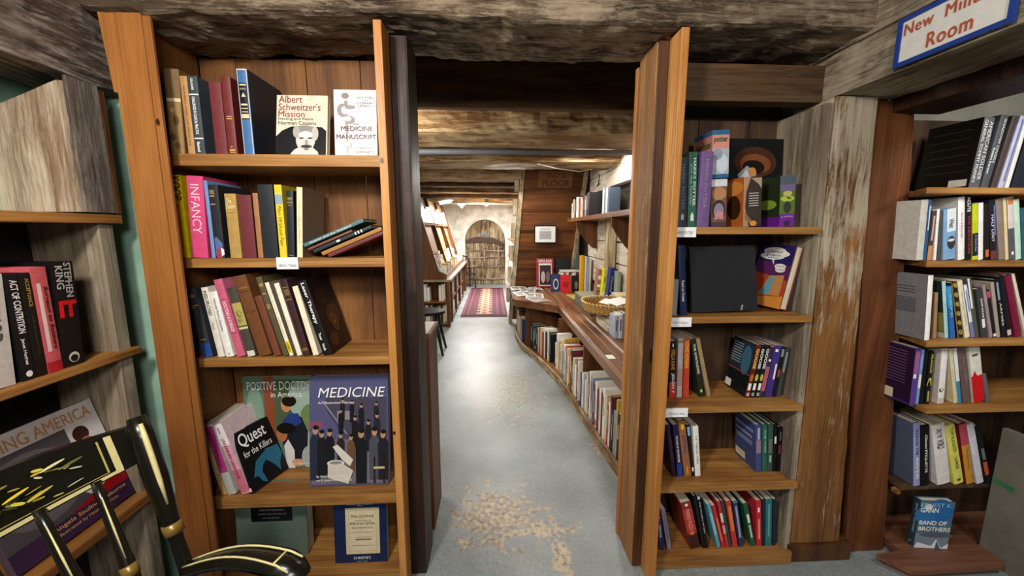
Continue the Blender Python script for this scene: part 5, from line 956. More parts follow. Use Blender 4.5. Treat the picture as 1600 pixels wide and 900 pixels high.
# floor row of books, spines to the corridor
s = .02; k = 0; pals = [['white', 'cream', 'cream', 'tan', 'white', 'maroon', 'cream', 'black', 'white', 'red', 'pale blue', 'mustard', 'tan'], ['black', 'maroon', 'white', 'black', 'navy', 'olive green', 'tan', 'black', 'grey', 'red', 'dark brown']]
random.seed(21); prevc = None; total = 0
zone = [(1.72, 'nearest counter bay'), (2.64, 'second counter bay'), (3.44, 'third counter bay'), (4.10, 'last counter bay')]
while True:
    th = random.choice([.022, .026, .03, .036, .042, .05] if s > 1.6 else [.018, .02, .024, .028, .034, .04]); q = pathpt(s+th/2)
    if q is None: break
    x, y, an = q
    if any(abs(y-(yd+.01)) < th/2+(.045 if 3.3 < yd < 4.2 else .024) for yd in (1.70, 2.62, 3.42, 4.08, 4.90)): s += .008; continue
    if y > 4.86: break
    far = y > 3.42
    c = random.choice([v for v in pals[1 if (far or random.random() < .12) else 0] if v != prevc])
    h = random.uniform(.23, .34) if y < 3.4 else random.uniform(.24, .33); d = random.uniform(.17, .24) if not 3.0 < y < 4.3 else .13
    if 3.42 < y < 4.08: h = random.uniform(.24, .30)
    zn = [t_ for y0, t_ in zone if y > y0-.03][-1] if y > 1.69 else zone[0][1]
    size = 'tall' if h > .30 else ('short' if h < .26 else 'mid height'); thick = 'thick' if th > .03 else ('thin' if th < .02 else 'medium')
    lab = f'{size} {thick} {c} book, {zn}'
    lab = uniq(lab, ['' if prevc is None else f', behind a {prevc} one', f', {len(USED) and "farther along"}', ', lower edge worn', ', farther from the camera']) if 0 else (lab, )[0]
    nb = f', behind a {prevc} one' if prevc else ''
    l2 = lab if lab not in USED else lab+nb
    if l2 in USED: l2 = lab+nb+', farther in'
    USED[l2] = 1
    sps = []
    if random.random() < .75:
        tc_ = '#f0ead8' if c in ('black', 'navy', 'maroon', 'red', 'teal', 'olive green', 'dark brown') else random.choice(['#8c2a2a', '#2a3a5c', '#4a4640', '#4a6a4a'])
        sps.append(('r', .34, .45, .66, random.uniform(.75, .92), tc_) if random.random() < .4 else ('r', .42, .3, .58, random.uniform(.7, .9), tc_))
        if random.random() < .4: sps.append(('r', .05, .05, .95, random.uniform(.1, .22), random.choice(['#b5532c', '#c9b84a', '#5a7a9a', '#3a3a3a', '#c9c4bc'])))
    o = book(th, d, h, CD[c], l2, 'books on the curved floor shelf under the counter', spine=sps, hard=random.random() < .6, back=[('r', .1, .55, .9, .85, random.choice(['#8c8278', '#b5ac9a', '#7a2f2c', '#4a5a6a']))] if random.random() < .35 else (), pages=random.choice(['#e6dcc4', '#d9cdb2', '#ece6d6']))
    # spine outwards (-X side); thickness runs from far to near
    nrm = an+PI/2        # outward normal pointing to -X
    ox_, oy_ = math.cos(nrm), math.sin(nrm)
    rz = nrm+PI/2        # local -Y -> outward normal
    dx, dy = math.cos(rz), math.sin(rz)
    if 3.1 < y < 4.2: d_in = .05
    else: d_in = .012
    o.location = (x-ox_*d_in-dx*th/2, y-oy_*d_in-dy*th/2, .0535); o.rotation_euler = (0, 0, rz)
    prevc = c; s += th*1.12+.0015; total += 1
# ---- things lying on the counter
def mini(name, label, cat, bmx, mat, parts_=(), group=None):
    o = obj(name, bmx, mat); tag(o, label, cat, group); return o
ZT = .566
# papers on the side top
random.seed(5)
for i, (x, y, a, w_, h_, c, lab) in enumerate([(.33, 4.85, .1, .21, .28, '#e9e7e2', 'white pamphlet at the far left of the side counter'), (.42, 4.62, -.15, .2, .27, '#c9c6c0', 'grey printed newsletter on the side counter'), (.35, 4.42, .2, .2, .28, '#efede8', 'white newsletter with grey picture on the side counter'), (.47, 4.27, -.1, .2, .26, '#dcd8d2', 'leaflet at the near edge of the side counter'), (.48, 4.02, .35, .19, .25, '#b8aaa0', 'folded brown and white leaflet by the rail'), (.54, 4.80, .05, .16, .22, '#f2f0ec', 'white sheet beside the rail, far end')]):
    o = empty('leaflet', (x, y, ZT), a, lab, 'leaflet', 'papers on the side counter')
    bm = bmesh.new(); n = 6
    pts = [(-w_/2+w_*j/n, .004+.006*math.sin(PI*j/n)*(1+i % 2)) for j in range(n+1)]
    prism(bm, pts+[(u, v-.0035) for u, v in pts[::-1]], 'y', -h_/2, h_/2); obj('sheet', bm, paint(c, .5), o)
    art_mesh('print', [('r', .1, .72, .9, .8, '#6a6a6a'), ('r', .1, .5, .48, .68, '#8c8c8c'), ('r', .55, .5, .9, .68, '#a8a29a'), ('r', .1, .1, .45, .45, '#a3a3a3'), ('r', .55, .1, .9, .45, '#8f8a84')], w_, h_, lambda u, v, l, w_=w_, h_=h_, i=i: (u-w_/2, v-h_/2, .0045+.006*math.sin(PI*min(1, max(0, u/w_)))*(1+i % 2)+l+.0003), o)
def block(x, y, rz, t, d, h, c, lab, grp, lean=0, z=ZT, **kw):
    o = book(t, d, h, c, lab, grp, **kw); put(o, (x, y, z+.001+max(0, t*math.sin(lean))), rz, lean); return o
GC = 'books standing on the counter at its far end'
# far row across the counter (spines toward the camera)
def px_book(xl, xr, yt, yb, c, lab, grp, Y=None, d=.14, z=ZT, lean_px=0, **kw):
    Y = Y or atZ((xl+xr)/2, yb, z).y; s0 = xAt(xl, Y, z); s1 = xAt(xr, Y, z)
    h = max(.05, atY(xl, yt, Y).z-z); T = atY(xl+lean_px, yt, Y); a = math.atan2(T.x-s0, h) if lean_px else 0
    t_ = (s1-s0)*.95
    if kw.pop('face', 0):
        th = kw.pop('th', .02); o = book(th, t_, h, c, lab, grp, **kw)
        o.matrix_world = Matrix.Translation((s0, Y, z+.002)) @ Matrix.Rotation(-.12, 4, 'X') @ Matrix.Rotation(-PI/2, 4, 'Z') @ Matrix.Translation((-th, 0, 0))
        zm = min((o.matrix_world @ Vector((a_, b_, 0))).z for a_ in (0, th) for b_ in (0, t_)); o.matrix_world = Matrix.Translation((0, 0, z+.001-zm)) @ o.matrix_world
    else:
        o = book(t_, d, h, c, lab, grp, **kw); put(o, (s0, Y, z+.001+max(0, t_*math.sin(a))), 0, a)
    return o
px_book(838, 866, 404, 0, '#8c2226', 'large red framed book standing at the far end of the counter', GC, Y=4.86, face=1, z=.577, front=[('r', .15, .05, .9, .82, '#d8d4d0'), ('r', .2, .08, .86, .76, '#2a1c1c'), ('e', .4, .35, .12, .2, '#b0a09c'), ('e', .68, .35, .12, .2, '#6a5a58'), ('t', 'CENTRAL BOOKS', .1, .85, .92, .95, W_, {'b': 0})])
px_book(869, 893, 403, 0, '#0f1013', 'black book standing beside the red framed one on the counter', GC, Y=4.88, face=1, z=.577, front=[('t', 'Vessels', .3, .2, .8, .35, '#d8d8d4', {})])
row_cols = [('cream', .02), ('white', .015), ('red', .02), ('grey', .018), ('cream', .025), ('black', .02), ('orange', .02), ('white', .02), ('tan', .024), ('navy', .02), ('maroon', .02), ('black', .02), ('cream', .02)]
x = .828
for i, (c, t_) in enumerate(row_cols):
    h = random.uniform(.205, .225)
    o = block(x, 4.66, 0, t_, .13, h, CD[c], f'{c} book in the far row across the counter, {["leftmost", "second from the left", "third from the left", "fourth from the left", "fifth from the left", "sixth from the left", "seventh, mid row", "eighth, mid row", "ninth, right half", "tenth, right half", "eleventh, right half", "next to last", "rightmost"][i]}', 'far row of books across the counter', spine=[('r', .3, .3, .7, .85, '#8a7a6a')], hard=i % 2 == 0); x += t_+.0015
for i, (c, zz) in enumerate((('#e6e2d8', .0), ('#cfc4a8', .0))):
    b0 = bx(-.10, -.06, 0, .10, .06, .018, .001); o = obj('book', b0, pages_mat('#efe9da'), None); tag(o, ['white flat book lying on top of the far row', 'tan flat book lying on top of the far row, right'][i], 'book', 'flat books on the far row'); o.location = (.935+i*.203, 4.725, ZT+.2275)
    obj('cover', bx(-.101, -.061, .0185, .101, .061, .0205, .0005), paint(c, .4), o)
px_book(861, 877, 429, 447, '#22305f', 'dark blue book with round emblem, face out on the counter', GC, face=1, Y=4.52, front=[('e', .5, .45, .28, .3, '#c9c4b0'), ('e', .5, .45, .2, .22, '#22305f')])
px_book(876, 892, 430, 447, '#c01c28', 'red book face out beside the dark blue one', GC, face=1, Y=4.47, front=[('r', .2, .3, .8, .6, '#a01420')])
px_book(894, 907, 431, 447, '#141414', 'black book face out right of the red one', GC, face=1, Y=4.53, front=[('e', .5, .4, .2, .25, '#7a7a78')])
px_book(909, 912.5, 400, 0, '#b98d2c', 'yellow spined book in the upright group by the stud', GC, Y=4.62, spine=[('r', 0, 0, 1, .35, '#6a4a2c')], z=.72) if 0 else None
for i, (a, b, c, n_) in enumerate(((907, 912, '#d9a21c', 'yellow'), (912.5, 915.5, '#e8e6e2', 'white'), (916, 919, '#a8b8d0', 'pale blue'), (919.5, 922.5, '#e4e2de', 'off white'))):
    px_book(a, b, 400+i, 0, c, f'{n_} tall book standing upright left of the pale stud', 'tall upright books beside the pale stud', Y=4.32, d=.10)
cs = empty('display_case', (.985, 3.55, ZT), 0, 'flat grey green case on the counter with leaning books on it', 'case')
obj('body', bx(-.145, -.30, .0005, .145, .30, .10, .003), paint('#6f7566', .5), cs); obj('lid', bx(-.148, -.304, .1005, .148, .304, .118, .003), paint('#8b917f', .3), cs)
ZC = ZT+.1185
px_book(931, 938, 421, 0, '#a06a5c', 'striped pink and grey book leaning left of the yellow one', GC, Y=3.62, z=ZC, lean_px=5, spine=[('r', .05, .6, .95, .75, '#e0d8d0'), ('r', .05, .3, .95, .4, '#e8e4e0'), ('r', .05, .1, .95, .15, '#3a3a3a')], d=.1)
px_book(939.5, 947.5, 420, 0, '#dfe02c', 'bright yellow book leaning on the grey green case', GC, Y=3.55, z=ZC, lean_px=5, spine=[('r', .2, .5, .8, .7, '#8a8a1c'), ('r', .0, 0, 1, .15, '#efefe4')], d=.1)
px_book(949, 957, 419, 0, '#1f2f7c', 'royal blue book with gold lettering leaning on the grey green case', GC, Y=3.44, z=ZC, lean_px=6, spine=[sp('Herald', '#b5a46a', .3, .7, .2, .7)], d=.1)
px_book(964, 969, 425, 0, '#8f9a88', 'patterned grey green book behind the post', GC, Y=3.3, z=ZC, lean_px=2, d=.1)
# low flat magazines
for i, (x, y, c, lab) in enumerate(((.95, 4.16, '#a3a85a', 'yellow green magazine lying flat before the dark blue book'),)):
    o = obj('magazine', bx(-.11, -.14, 0, .11, .14, .012+.004*i, .001), paint(c, .35)); o.location = (x, y, ZT+.0005); o.rotation_euler = (0, 0, [.1, -.1, .05][i]); tag(o, lab, 'magazine')
    art_mesh('print', [('r', .0, .6, 1, 1, ['#c9a43c', '#9aa09a', '#858b80'][i]), ('r', .1, .2, .6, .5, '#b5b0a0')], .22, .28, lambda u, v, l, i=i: (u-.11, v-.14, .012+.004*i+l), o)
# wicker basket with papers
c = atZ(938, 492, ZT); ZB = ZT+.124; bk = empty('wicker_basket', (.90, 2.88, ZB), 0, 'oval wicker tray with papers on a stack of books', 'basket')
WK = paint('#b58a48', .55, .25); WK2 = paint('#8f6630', .6, .25)
rx_, ry_ = .19, .22
bm = bmesh.new()
for lv in range(6):
    pts = []
    for i in range(73):
        a = 2*PI*i/72; k_ = 1+.012*lv; w_ = .003*math.sin(a*24+PI*(lv % 2)); pts.append(((rx_*k_+w_)*math.cos(a), (ry_*k_+w_)*math.sin(a), .008+lv*.0095))
    tube(bm, pts, .0052, 6)
obj('woven_side', bm, WK, bk)
bm = bmesh.new()
for i in range(36):
    a = 2*PI*i/36; tube(bm, [(rx_*math.cos(a), ry_*math.sin(a), .002), (rx_*1.07*math.cos(a), ry_*1.07*math.sin(a), .066)], .004, 6)
obj('stake', bm, WK2, bk)['kind'] = 'stuff'
bm = bmesh.new()
for i in range(44):
    a = 2*PI*i/44; b_ = a+.14; tube(bm, [((rx_*1.04)*math.cos(a), (ry_*1.04)*math.sin(a), .064), ((rx_*1.12)*math.cos((a+b_)/2), (ry_*1.1)*math.sin((a+b_)/2), .076), ((rx_*1.10)*math.cos(b_), (ry_*1.08)*math.sin(b_), .062)], .006, 6)
obj('braided_rim', bm, paint('#cfae6c', .5, .2), bk)
bm = bmesh.new(); prism(bm, [(rx_*.97*math.cos(2*PI*i/30), ry_*.97*math.sin(2*PI*i/30)) for i in range(30)], 'z', .001, .006); obj('base', bm, WK2, bk)
for i, (x, y, r_, tl, w_, h_, c, lab) in enumerate(((-.01, .09, .5, .32, .08, .12, '#e9e7e0', 'small white card standing in the wicker tray'), (.03, -.05, .2, .20, .14, .2, '#f0eeea', 'white paper lying across the wicker tray'), (.02, -.02, -.2, .06, .12, .18, '#9a9c94', 'grey sheet at the bottom of the wicker tray'))):
    o = obj('paper', bx(-w_/2, -h_/2, 0, w_/2, h_/2, .002, 0), paint(c, .5)); o.location = (.92+x, 2.88+y, ZB+[.05, .078, .02][i]); o.rotation_euler = (0, -tl, r_); tag(o, lab, 'paper')
# stack of cream books lying under the basket end, behind the post
for i in range(4):
    o = obj('book', bx(-.125, -.16, 0, .125, .16, .026, .002), pages_mat('#e8e0cc')); o.location = (.955+.006*(i % 2), 2.84, ZT+.0005+i*.0305); o.rotation_euler = (0, 0, .04*(i-1)); tag(o, ['bottom', 'second', 'third', 'top'][i]+' book of the flat cream stack under the wicker tray', 'book', 'flat stack of cream books on the counter')
    obj('cover', bx(-.127, -.162, .0262, .127, .162, .0285, .0005), paint(['#e0d4b8', '#c9a878', '#e8e0d0', '#dcc8a0'][i], .5), o)
for i, (c, n_) in enumerate((('#b8c4dc', 'pale blue'), ('#eceae6', 'white'), ('#7a8494', 'slate'), ('#f0eee8', 'milky white'))):
    block(.829+.028*i, 2.52, 0, .026, .12, .16+.008*(i % 3), c, f'{n_} book standing on the counter next to the post', 'upright books on the counter next to the post', spine=[('r', .3, .3, .7, .8, '#6a7080')])
for i, (c, n_) in enumerate((('#dcc48c', 'lowest tan'), ('#3a2f28', 'dark'), ('#e0cfa0', 'pale tan'), ('#3d3228', 'upper dark brown'), ('#e6d8b0', 'topmost cream'))):
    o = obj('book', bx(-.06, -.09, 0, .06, .09, .040, .002), paint(c, .5)); o.location = (1.085, 3.15, ZT+.0005+i*.0415); tag(o, f'{n_} book of the pile against the wall planks, beside the post', 'book', 'pile of books against the wall planks')
    obj('pages', bx(-.0615, -.086, .004, -.0601, .086, .036, 0), pages_mat('#e8dcc0'), o)
# ---- high shelf
hs = empty('wall_shelf', (1.02, 3.6, 1.43), 0, 'long high wall shelf with curved brackets at the right of the corridor', 'shelf')
part(hs, 'board', .90, 2.2, 1.402, 1.149, 4.66, 1.44, CHESTY)
for y_ in (2.95, 4.2):
    cv = [(.0, 0), (0, -.28)]; cv += [(-.24*math.sin(t)**1, -.28*math.cos(t)) for t in [PI/2*i/10 for i in range(1, 11)]]
    bm = prism(bmesh.new(), [(1.148-1.02+u, -.029+v) for u, v in [(0, 0), (0, -.30), (-.05, -.29), (-.12, -.22), (-.19, -.13), (-.23, -.06), (-.235, 0)]], 'y', y_-3.6, y_-3.6+.02)
    obj('bracket', bm, CHESTZ, hs)
random.seed(11); y = 4.55; i = 0
for c, t_, h in (('grey', .02, .17), ('cream', .03, .17), ('pale blue', .03, .2), ('tan', .035, .21), ('black', .035, .24), ('teal', .03, .2), ('white', .05, .22), ('cream', .03, .2), ('maroon', .03, .2), ('red', .03, .19), ('tan', .04, .2), ('white', .02, .18), ('dark brown', .03, .2), ('maroon', .04, .21), ('grey', .05, .2), ('black', .045, .22)):
    t_ *= 1.35
    o = book(t_, .17, h, CD[c], f'{c} book on the high wall shelf, {["far end", "second from the far end", "third from the far end", "fourth from the far end", "fifth from the far end", "sixth from the far end", "seventh along", "eighth along", "ninth along", "tenth along", "eleventh along", "twelfth along", "thirteenth along", "fourteenth along", "next to the black binder", "just behind the black binder"][i]}', 'books on the high wall shelf', spine=[('r', .3, .3, .7, .8, '#8f8a80' if c != 'grey' else '#d8d4cc')])
    o.location = (.925, y, 1.441); o.rotation_euler = (0, 0, -PI/2); y -= t_+.004; i += 1
o = book(.05, .2, .22, '#17171a', 'large black binder on the high wall shelf', None); o.location = (.915, y-.01, 1.441); o.rotation_euler = (0, 0, -PI/2+.06); y -= .10
for c, n_ in (('#e8e6e0', 'white'), ('#5a7080', 'blue grey'), ('#c9c4b4', 'pale tan'), ('#3d4a58', 'slate')):
    y -= .055; o = book(.045, .10, .24, c, f'{n_} tall volume on the high wall shelf next to the post', 'tall volumes at the near end of the high shelf'); o.location = (1.03, y+.04, 1.441); o.rotation_euler = (0, 0, -PI/2)
bm = bmesh.new(); box(box(box(bm, -.008, 0, 0, .0, .9, .012), -.008, 0, .0, 0, .012, -.2), -.008, .888, 0, 0, .9, -.2)
fr = obj('shelf_frame', bm, BLACK); fr.location = (1.135, 3.1, 1.705); tag(fr, 'thin black metal frame above the books of the high shelf', 'frame')

# ================================================================ STAIRCASE
st = empty('staircase', (.7, 4.7, 0), 0, 'steep wooden staircase seen from below with lettering for the second floor', 'staircase')
def sb(t):  # centre line left/right at parameter t (0 floor, 1 ceiling)
    return Vector((.265+.125*t, 5.30-.66*t, 2.06*t)), Vector((1.0+.10*t, 5.30-.66*t, 2.06*t))
l0 = Vector(st.location)
for side in (0, 1):
    a0 = sb(0)[side]; a1 = sb(1)[side]; w_ = -.05 if side == 0 else .05
    bm = hewn([a0-l0, a0-l0+Vector((w_, 0, 0)), a0-l0+Vector((w_, .16, 0)), a0-l0+Vector((0, .16, 0))], [a1-l0, a1-l0+Vector((w_, 0, 0)), a1-l0+Vector((w_, .16, 0)), a1-l0+Vector((0, .16, 0))], 40, 4, .003, 30+side)
    obj('stringer', bm, STRZ, st)
for i in range(9):
    t0 = .03+i*.121; t1 = t0+.118; A, B = sb(t0); C, D = sb(t1); off = Vector((0, .02, 0)); o2 = Vector((0, .055, 0))
    bm = hexa([A-l0+off, B-l0+off, B-l0+off+Vector((0, .02, 0)), A-l0+off+Vector((0, .02, 0))], [C-l0+o2, D-l0+o2, D-l0+o2+Vector((0, .02, 0)), C-l0+o2+Vector((0, .02, 0))])
    b_ = obj('riser_board', bm, STEPX, st)
    if i == 7:
        def lf(u, v, l, A=A, B=B, C=C, D=D): return (A-l0+off).lerp(B-l0+off, u).lerp((C-l0+o2).lerp(D-l0+o2, u), v)+Vector((0, -.002-l, 0))
        art_mesh('floor_lettering', [('r', .24, .03, .82, .80, '#80562c'), ('t', '2ND &', .36, .48, .70, .74, '#4a1e12', {'b': .0}), ('t', 'FLOOR', .32, .08, .78, .38, '#4a1e12', {'b': .02})], 1, 1, lf, b_)
    bm = hexa([C-l0+o2+Vector((0, -.02, -.012)), D-l0+o2+Vector((0, -.02, -.012)), D-l0+o2+Vector((0, .24, -.012)), C-l0+o2+Vector((0, .24, -.012))], [C-l0+o2+Vector((0, -.02, .012)), D-l0+o2+Vector((0, -.02, .012)), D-l0+o2+Vector((0, .24, .012)), C-l0+o2+Vector((0, .24, .012))])
    if i < 8: obj('tread', bm, STEPX, st)
for i in range(6):   # notches on the outer left side
    t = .16+i*.14; A = sb(t)[0]-l0; obj('tread_end', bx(A.x-.10, A.y-.02, A.z, A.x-.052, A.y+.14, A.z+.20, .003), STRZ, st)
fm = empty('picture_frame', (0, 0, 0), 0, 'small black frame with a printed grey certificate hanging on the stairs', 'picture'); q = atY(852, 366, 4.853); fm.location = q
w_, h_ = .14, .112
obj('frame', box(box(box(box(bmesh.new(), -w_, -.008, -h_, w_, .008, -h_+.012), -w_, -.008, h_-.012, w_, .008, h_), -w_, -.008, -h_+.012, -w_+.012, .008, h_-.012), w_-.012, -.008, -h_+.012, w_, .008, h_-.012), BLACK, fm)
sh_ = obj('certificate', bx(-w_+.0125, -.002, -h_+.0125, w_-.0125, .004, h_-.0125, 0), paint('#d8d8d6', .4, .03), fm)
art_mesh('print', [('r', .2, .18, .8, .72, '#a8a8a8'), ('r', .25, .8, .75, .85, '#8a8a8a')]+[('r', .24, .24+.09*i, .76, .27+.09*i, '#7a7a7a') for i in range(5)], 2*w_-.025, 2*h_-.025, lambda u, v, l: (u-w_+.0125, -.0022-l, v-h_+.0125), sh_)

# ================================================================ LEFT OF THE CORRIDOR
ds = empty('desk', (-.35, 1.63, 0), 0, 'tall brown desk with a white sheet on top just behind the left post', 'desk')
part(ds, 'side', -.285, 1.53, 0, -.262, 1.745, .865, CHESTZ)
part(ds, 'side', -.43, 1.53, 0, -.41, 1.745, .865, CHESTZ); part(ds, 'front', -.409, 1.70, .0, -.286, 1.72, .865, CHESTZ); part(ds, 'top', -.44, 1.526, .866, -.258, 1.75, .885, CHESTY)
o = obj('paper', bx(-.42, 1.535, .8855, -.266, 1.735, .8875, 0), paint('#eceae6', .4)); tag(o, 'white sheet lying on the desk behind the left post', 'paper')
# stool
stl = empty('stool', (-.70, 4.05, 0), 0, 'small black wooden stool by the left side of the corridor', 'stool')
bm = bmesh.new(); prism(bm, [(.19*math.cos(2*PI*i/24), .17*math.sin(2*PI*i/24)) for i in range(24)], 'z', .43, .46, bev=.006); obj('seat', bm, BLACK, stl)
for sx_, sy2 in ((1, 1), (1, -1), (-1, 1), (-1, -1)):
    bm = bmesh.new(); tube(bm, [(sx_*.10, sy2*.09, .43), (sx_*.13, sy2*.11, .2), (sx_*.17, sy2*.14, 0)], [.014, .018, .012], 10); obj('leg', bm, BLACK, stl, True)
bm = bmesh.new(); tube(bm, [(.135, -.115, .17), (.135, .115, .17)], .008, 8); tube(bm, [(-.135, -.115, .17), (-.135, .115, .17)], .008, 8); tube(bm, [(-.135, 0, .17), (.135, 0, .17)], .008, 8); obj('stretcher', bm, BLACK, stl, True)
# far left magazine rack on a low bookcase
lc = empty('bookcase', (-1.0, 6.4, 0), 0, 'low dark bookcase with sloping rack at the left of the far room', 'bookcase')
x1_ = -.58; y0_, y1_ = 5.12, 8.3
part(lc, 'top', -1.5, y0_, .62, x1_+.02, y1_, .65, wood('pale_top', '#8c7a62', '#b5a488', 'y'))
for z_ in (.03, .33): part(lc, 'shelf', -1.48, y0_+.02, z_, x1_-.02, y0_+.30, z_+.02, CHESTX)
part(lc, 'upright', x1_-.04, y0_, 0, x1_, y0_+.04, .619, CHESTZ); part(lc, 'inner_back', -1.5, y0_+.31, 0, x1_-.02, y0_+.33, .619, CHESTZ)
part(lc, 'back', -1.5, y0_, 0, -1.48, y1_, .619, CHESTZ)
for y_ in (5.46, 6.1, 6.8, 7.5, 8.28): part(lc, 'upright', -1.47, y_, 0, x1_, y_+.02, .619, CHESTZ)
for z_ in (.04, .32): part(lc, 'long_shelf', -.9, 5.49, z_, x1_-.005, 8.27, z_+.018, CHESTY) if 0 else None
for z_ in (.04, .32):
    for ya, yb_ in ((5.485, 6.095), (6.125, 6.795), (6.825, 7.495)): part(lc, 'bay_shelf', -.85, ya, z_, x1_-.005, yb_, z_+.018, CHESTY)
def rk(x): return x+1.0
for y_ in (5.15, 6.15, 7.15, 8.1):
    bm = prism(bmesh.new(), [(-.62+1, .652), (-.62+1, .72), (-.72+1, .76), (-1.02+1, 1.80), (-1.30+1, 1.80), (-1.30+1, .652)], 'y', y_-6.4, y_-6.4+.025); obj('rack_end', bm, CHESTZ, lc)
for (ya, yb_) in ((5.178, 6.147), (6.178, 7.147), (7.178, 8.097)):
    bm = prism(bmesh.new(), [(-.78+1, .70), (-1.07+1, 1.80), (-1.09+1, 1.80), (-.80+1, .70)], 'y', ya-6.4, yb_-6.4); obj('sloping_back', bm, wood('rack_back_wood_%d' % int(ya*10), '#7d5c3c', '#a88560', 'z'), lc)
    bm = prism(bmesh.new(), [(-.925+1, 1.38), (-.925+1, 1.40), (-1.02+1, 1.40), (-1.02+1, 1.38)], 'y', ya-6.4, yb_-6.4)
    bmesh.ops.translate(bm, vec=(.02, 0, 0), verts=bm.verts); obj('rack_ledge', bm, CHESTY, lc)
    bm = prism(bmesh.new(), [(-.62+1, .653), (-.62+1, .72), (-.635+1, .72), (-.635+1, .653)], 'y', ya-6.4, yb_-6.4); obj('rack_front', bm, CHESTY, lc)
random.seed(9)
mcols = [('#eceae4', 'white'), ('#d8d2c4', 'cream'), ('#9ab0c8', 'pale blue'), ('#3a4450', 'slate'), ('#c9b46a', 'straw yellow'), ('#e8e6e0', 'off white'), ('#b06a4a', 'rust'), ('#f0eee8', 'bright white')]
def slope_book(y, h, c, lab, zb, xb, grp, t_=.02):
    a = math.atan2(.29, 1.10); o = book(t_, .16, h, c, lab, grp, name='magazine', cat='magazine', hard=False, front=[('r', .1, .6, .9, .85, '#8f8f8c'), ('r', .15, .15, .6, .45, '#a8a49c')])
    o.matrix_world = Matrix.Translation((xb, y, zb)) @ Matrix.Rotation(-a, 4, 'Y') @ Matrix.Translation((0, 0, .001)); return o
bayn = ['near bay', 'middle bay', 'far bay']
for bi, (ya, yb_) in enumerate(((5.19, 6.14), (6.19, 7.14), (7.19, 8.09))):
    y = ya+.01; j = 0
    while y+.165 < yb_ and j < 5:
        c, n_ = mcols[(j*3+bi) % 8]; slope_book(y, random.uniform(.22, .30), c, f'{n_} magazine, lower tray of the rack, {bayn[bi]}, {["first", "second", "third", "fourth", "fifth"][j]} from camera', .715, -.755, 'magazines in the lower tray of the sloping rack'); y += .17+.012; j += 1
    y = ya+.01; j = 0
    while y+.165 < yb_ and j < 5:
        c, n_ = mcols[(j*2+bi+5) % 8]; slope_book(y, random.uniform(.2, .28), c, f'{n_} magazine, upper ledge of the rack, {bayn[bi]}, {["first", "second", "third", "fourth", "fifth"][j]} from camera', 1.405, -.93, 'magazines on the upper ledge of the sloping rack'); y += .185; j += 1
SB = bmesh.new(); SM = [paint(h, .5) for h in ('#efece4', '#d8cfb8', '#b59a6a', '#8a3a34', '#4a5a74', '#2a2826', '#6a7480', '#8fa3b8')]
def sbox(x0, y0, z0, x1, y1, z1, k=None):
    box(SB, x0, y0, z0, x1, y1, z1, 0, random.randrange(len(SM)) if k is None else k)
for bi in range(3):
    for j in range(7): sbox(-.72, 5.22+bi+j*.125, .66, -.635, 5.24+bi+j*.125, .80+.02*(j % 3), j % 3)
for z_, zn in ((.052, 'lower'), (.352, 'upper')):
    x = -1.20; j = 0
    while x < x1_-.10:
        t_ = random.uniform(.022, .038); c, n_ = CN[random.randrange(len(CN))]
        o = book(t_, .16, random.uniform(.18, .25), c, f'{n_} book, {["first", "second", "third", "fourth", "fifth", "sixth", "seventh", "eighth", "ninth", "tenth", "eleventh", "twelfth", "thirteenth", "fourteenth", "fifteenth", "sixteenth", "seventeenth", "eighteenth", "nineteenth", "twentieth"][j]} from left, {zn} end shelf of the far left bookcase', f'books on the {zn} end shelf of the far left bookcase'); o.location = (x, y0_+.06, z_); x += t_+.006; j += 1
        if zn == 'upper' and j == 9: x += .12
    for bi, ya in enumerate((5.50, 6.14, 6.84)):
        y = ya
        for j in range(10):
            t_ = random.uniform(.03, .05); sbox(-.76, y, z_+.008, -.60, y+t_, z_+random.uniform(.18, .24)); y += t_+.006
# wooden chair near the arched door
dc = empty('wooden_chair', (-.60, 8.80, 0), .5, 'dark wooden chair standing in front of the arched door', 'chair')
DW = paint('#1d130d', .5)
obj('seat', bx(-.2, -.2, .40, .2, .2, .43, .006), DW, dc)
for sx_, sy2 in ((1, 1), (1, -1), (-1, 1), (-1, -1)): obj('leg', tube(bmesh.new(), [(sx_*.17, sy2*.17, .40), (sx_*.19, sy2*.19, 0)], .018, 8), DW, dc)
bm = bmesh.new(); tube(bm, [(-.18, .18, .43), (-.2, .22, .80), (-.12, .25, .92), (0, .26, .95), (.12, .25, .92), (.2, .22, .80), (.18, .18, .43)], .018, 8); obj('back_frame', bm, DW, dc)
for x_ in (-.09, 0, .09): obj('spindle', tube(bmesh.new(), [(x_, .18, .43), (x_, .25, .92)], .01, 6), DW, dc)
dc.scale = (.8, .8, .76)
# narrow bookcase at the right of the far room
nc = empty('bookcase', (.42, 8.0, 0), 0, 'narrow bookcase of pale books beside the arched door, right', 'bookcase')
part(nc, 'back', .59, 7.3, 0, .61, 8.7, 1.2, CHESTZ)
for z_ in (.02, .38, .74, 1.1): part(nc, 'shelf', .34, 7.3, z_, .589, 8.7, z_+.025, CHESTY)
for si, z_ in enumerate((.046, .406, .766)):
    y = 7.34
    while y < 8.6: t_ = random.uniform(.05, .08); sbox(.35, y, z_, .52, y+t_, z_+random.uniform(.22, .3), random.choice((0, 0, 1, 2, 3, 6))); y += t_+.01
tag(obj('small_book', SB, SM), 'small books lined up on the shelves of the far room', 'book', 'books of the far room', 'stuff')
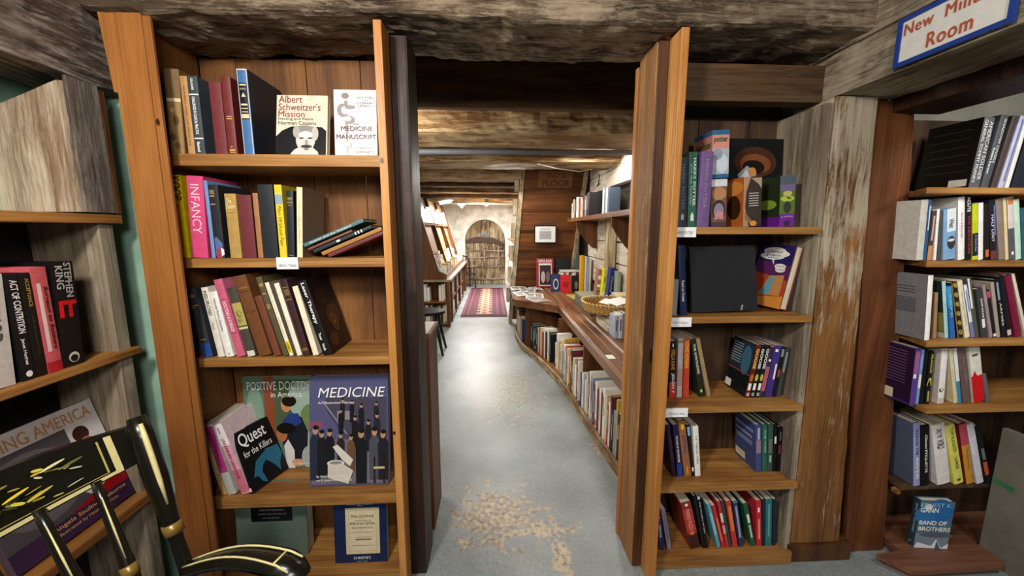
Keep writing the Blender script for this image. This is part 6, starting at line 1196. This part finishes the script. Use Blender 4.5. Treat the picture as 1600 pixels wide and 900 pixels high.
# rug
def rug():
    x0, x1, y0, y1 = -.50, .22, 5.72, 8.7
    o = empty('rug', (0, 7.2, 0), 0, 'long dark red patterned runner with pale stepped centre on the grey floor', 'rug')
    obj('pile', bx(x0, y0-7.2, .0005, x1, y1-7.2, .007, .001), paint('#55303a', .9, .3, 25), o)
    els = [('r', .02, .01, .05, .99, '#6e444e'), ('r', .08, .02, .10, .98, '#4a2028'), ('r', .13, .02, .15, .98, '#6e4c56'), ('r', .2, .03, .22, .97, '#5a2832'), ('r', .92, .02, .95, .98, '#6e444e'), ('r', .85, .02, .87, .98, '#4a2028'), ('r', .78, .02, .8, .98, '#6e4c56')]
    for i in range(12):
        v = .06+i*.075; els += [('r', .33, v, .67, v+.045, '#8c7462'), ('r', .40, v+.005, .60, v+.07, '#a08a70'), ('e', .5, v+.03, .06, .018, '#8f4a4a')]
    for j, c in ((.02, '#4a2028'), (.95, '#4a2028')): els.append(('r', .02, j, .98, j+.02, c))
    art_mesh('woven_pattern', els, x1-x0, y1-y0, lambda u, v, l: (u+x0, v+y0-7.2, .0072+l), o, .95)
rug()
# lamps
def tube_lamp(x, y, z, rz, L_, lab, wd=.06):
    o = empty('ceiling_lamp', (x, y, z), rz, lab, 'lamp')
    obj('housing', bx(-wd, -L_/2, 0, wd, L_/2, .03, .004), paint('#d8d8d4', .4), o)
    bm = bmesh.new(); tube(bm, [(-.0, -L_/2+.02, -.022), (0, L_/2-.02, -.022)], .02, 10); obj('tube', bm, paint('#ffffff', .4, 0, emit=14), o, True)
tube_lamp(-.80, 6.75, 1.80, .45, .55, 'bright fluorescent tube lamp above the far left rack')
tube_lamp(-.62, 7.9, 1.80, .0, .35, 'second smaller tube lamp above the far left rack')
bl = empty('bulb_lamp', (-.12, 8.15, 1.84), 0, 'small warm light bulb under the last joists', 'lamp')
bm = bmesh.new(); bmesh.ops.create_uvsphere(bm, u_segments=16, v_segments=10, radius=.035); obj('bulb', bm, paint('#ffd890', .4, 0, emit=12), bl, True)
obj('socket', tube(bmesh.new(), [(0, 0, .034), (0, 0, .07), (0, 0, .071), (0, 0, .319)], [.018, .018, .006, .006], 10), BLACK, bl)
l = bpy.data.lights.new('bulb_light', 'POINT'); l.energy = 9; l.color = (1, .72, .35); l.shadow_soft_size = .05; lo = bpy.data.objects.new('bulb_light', l); COL.objects.link(lo); lo.location = (-.12, 8.02, 1.78)
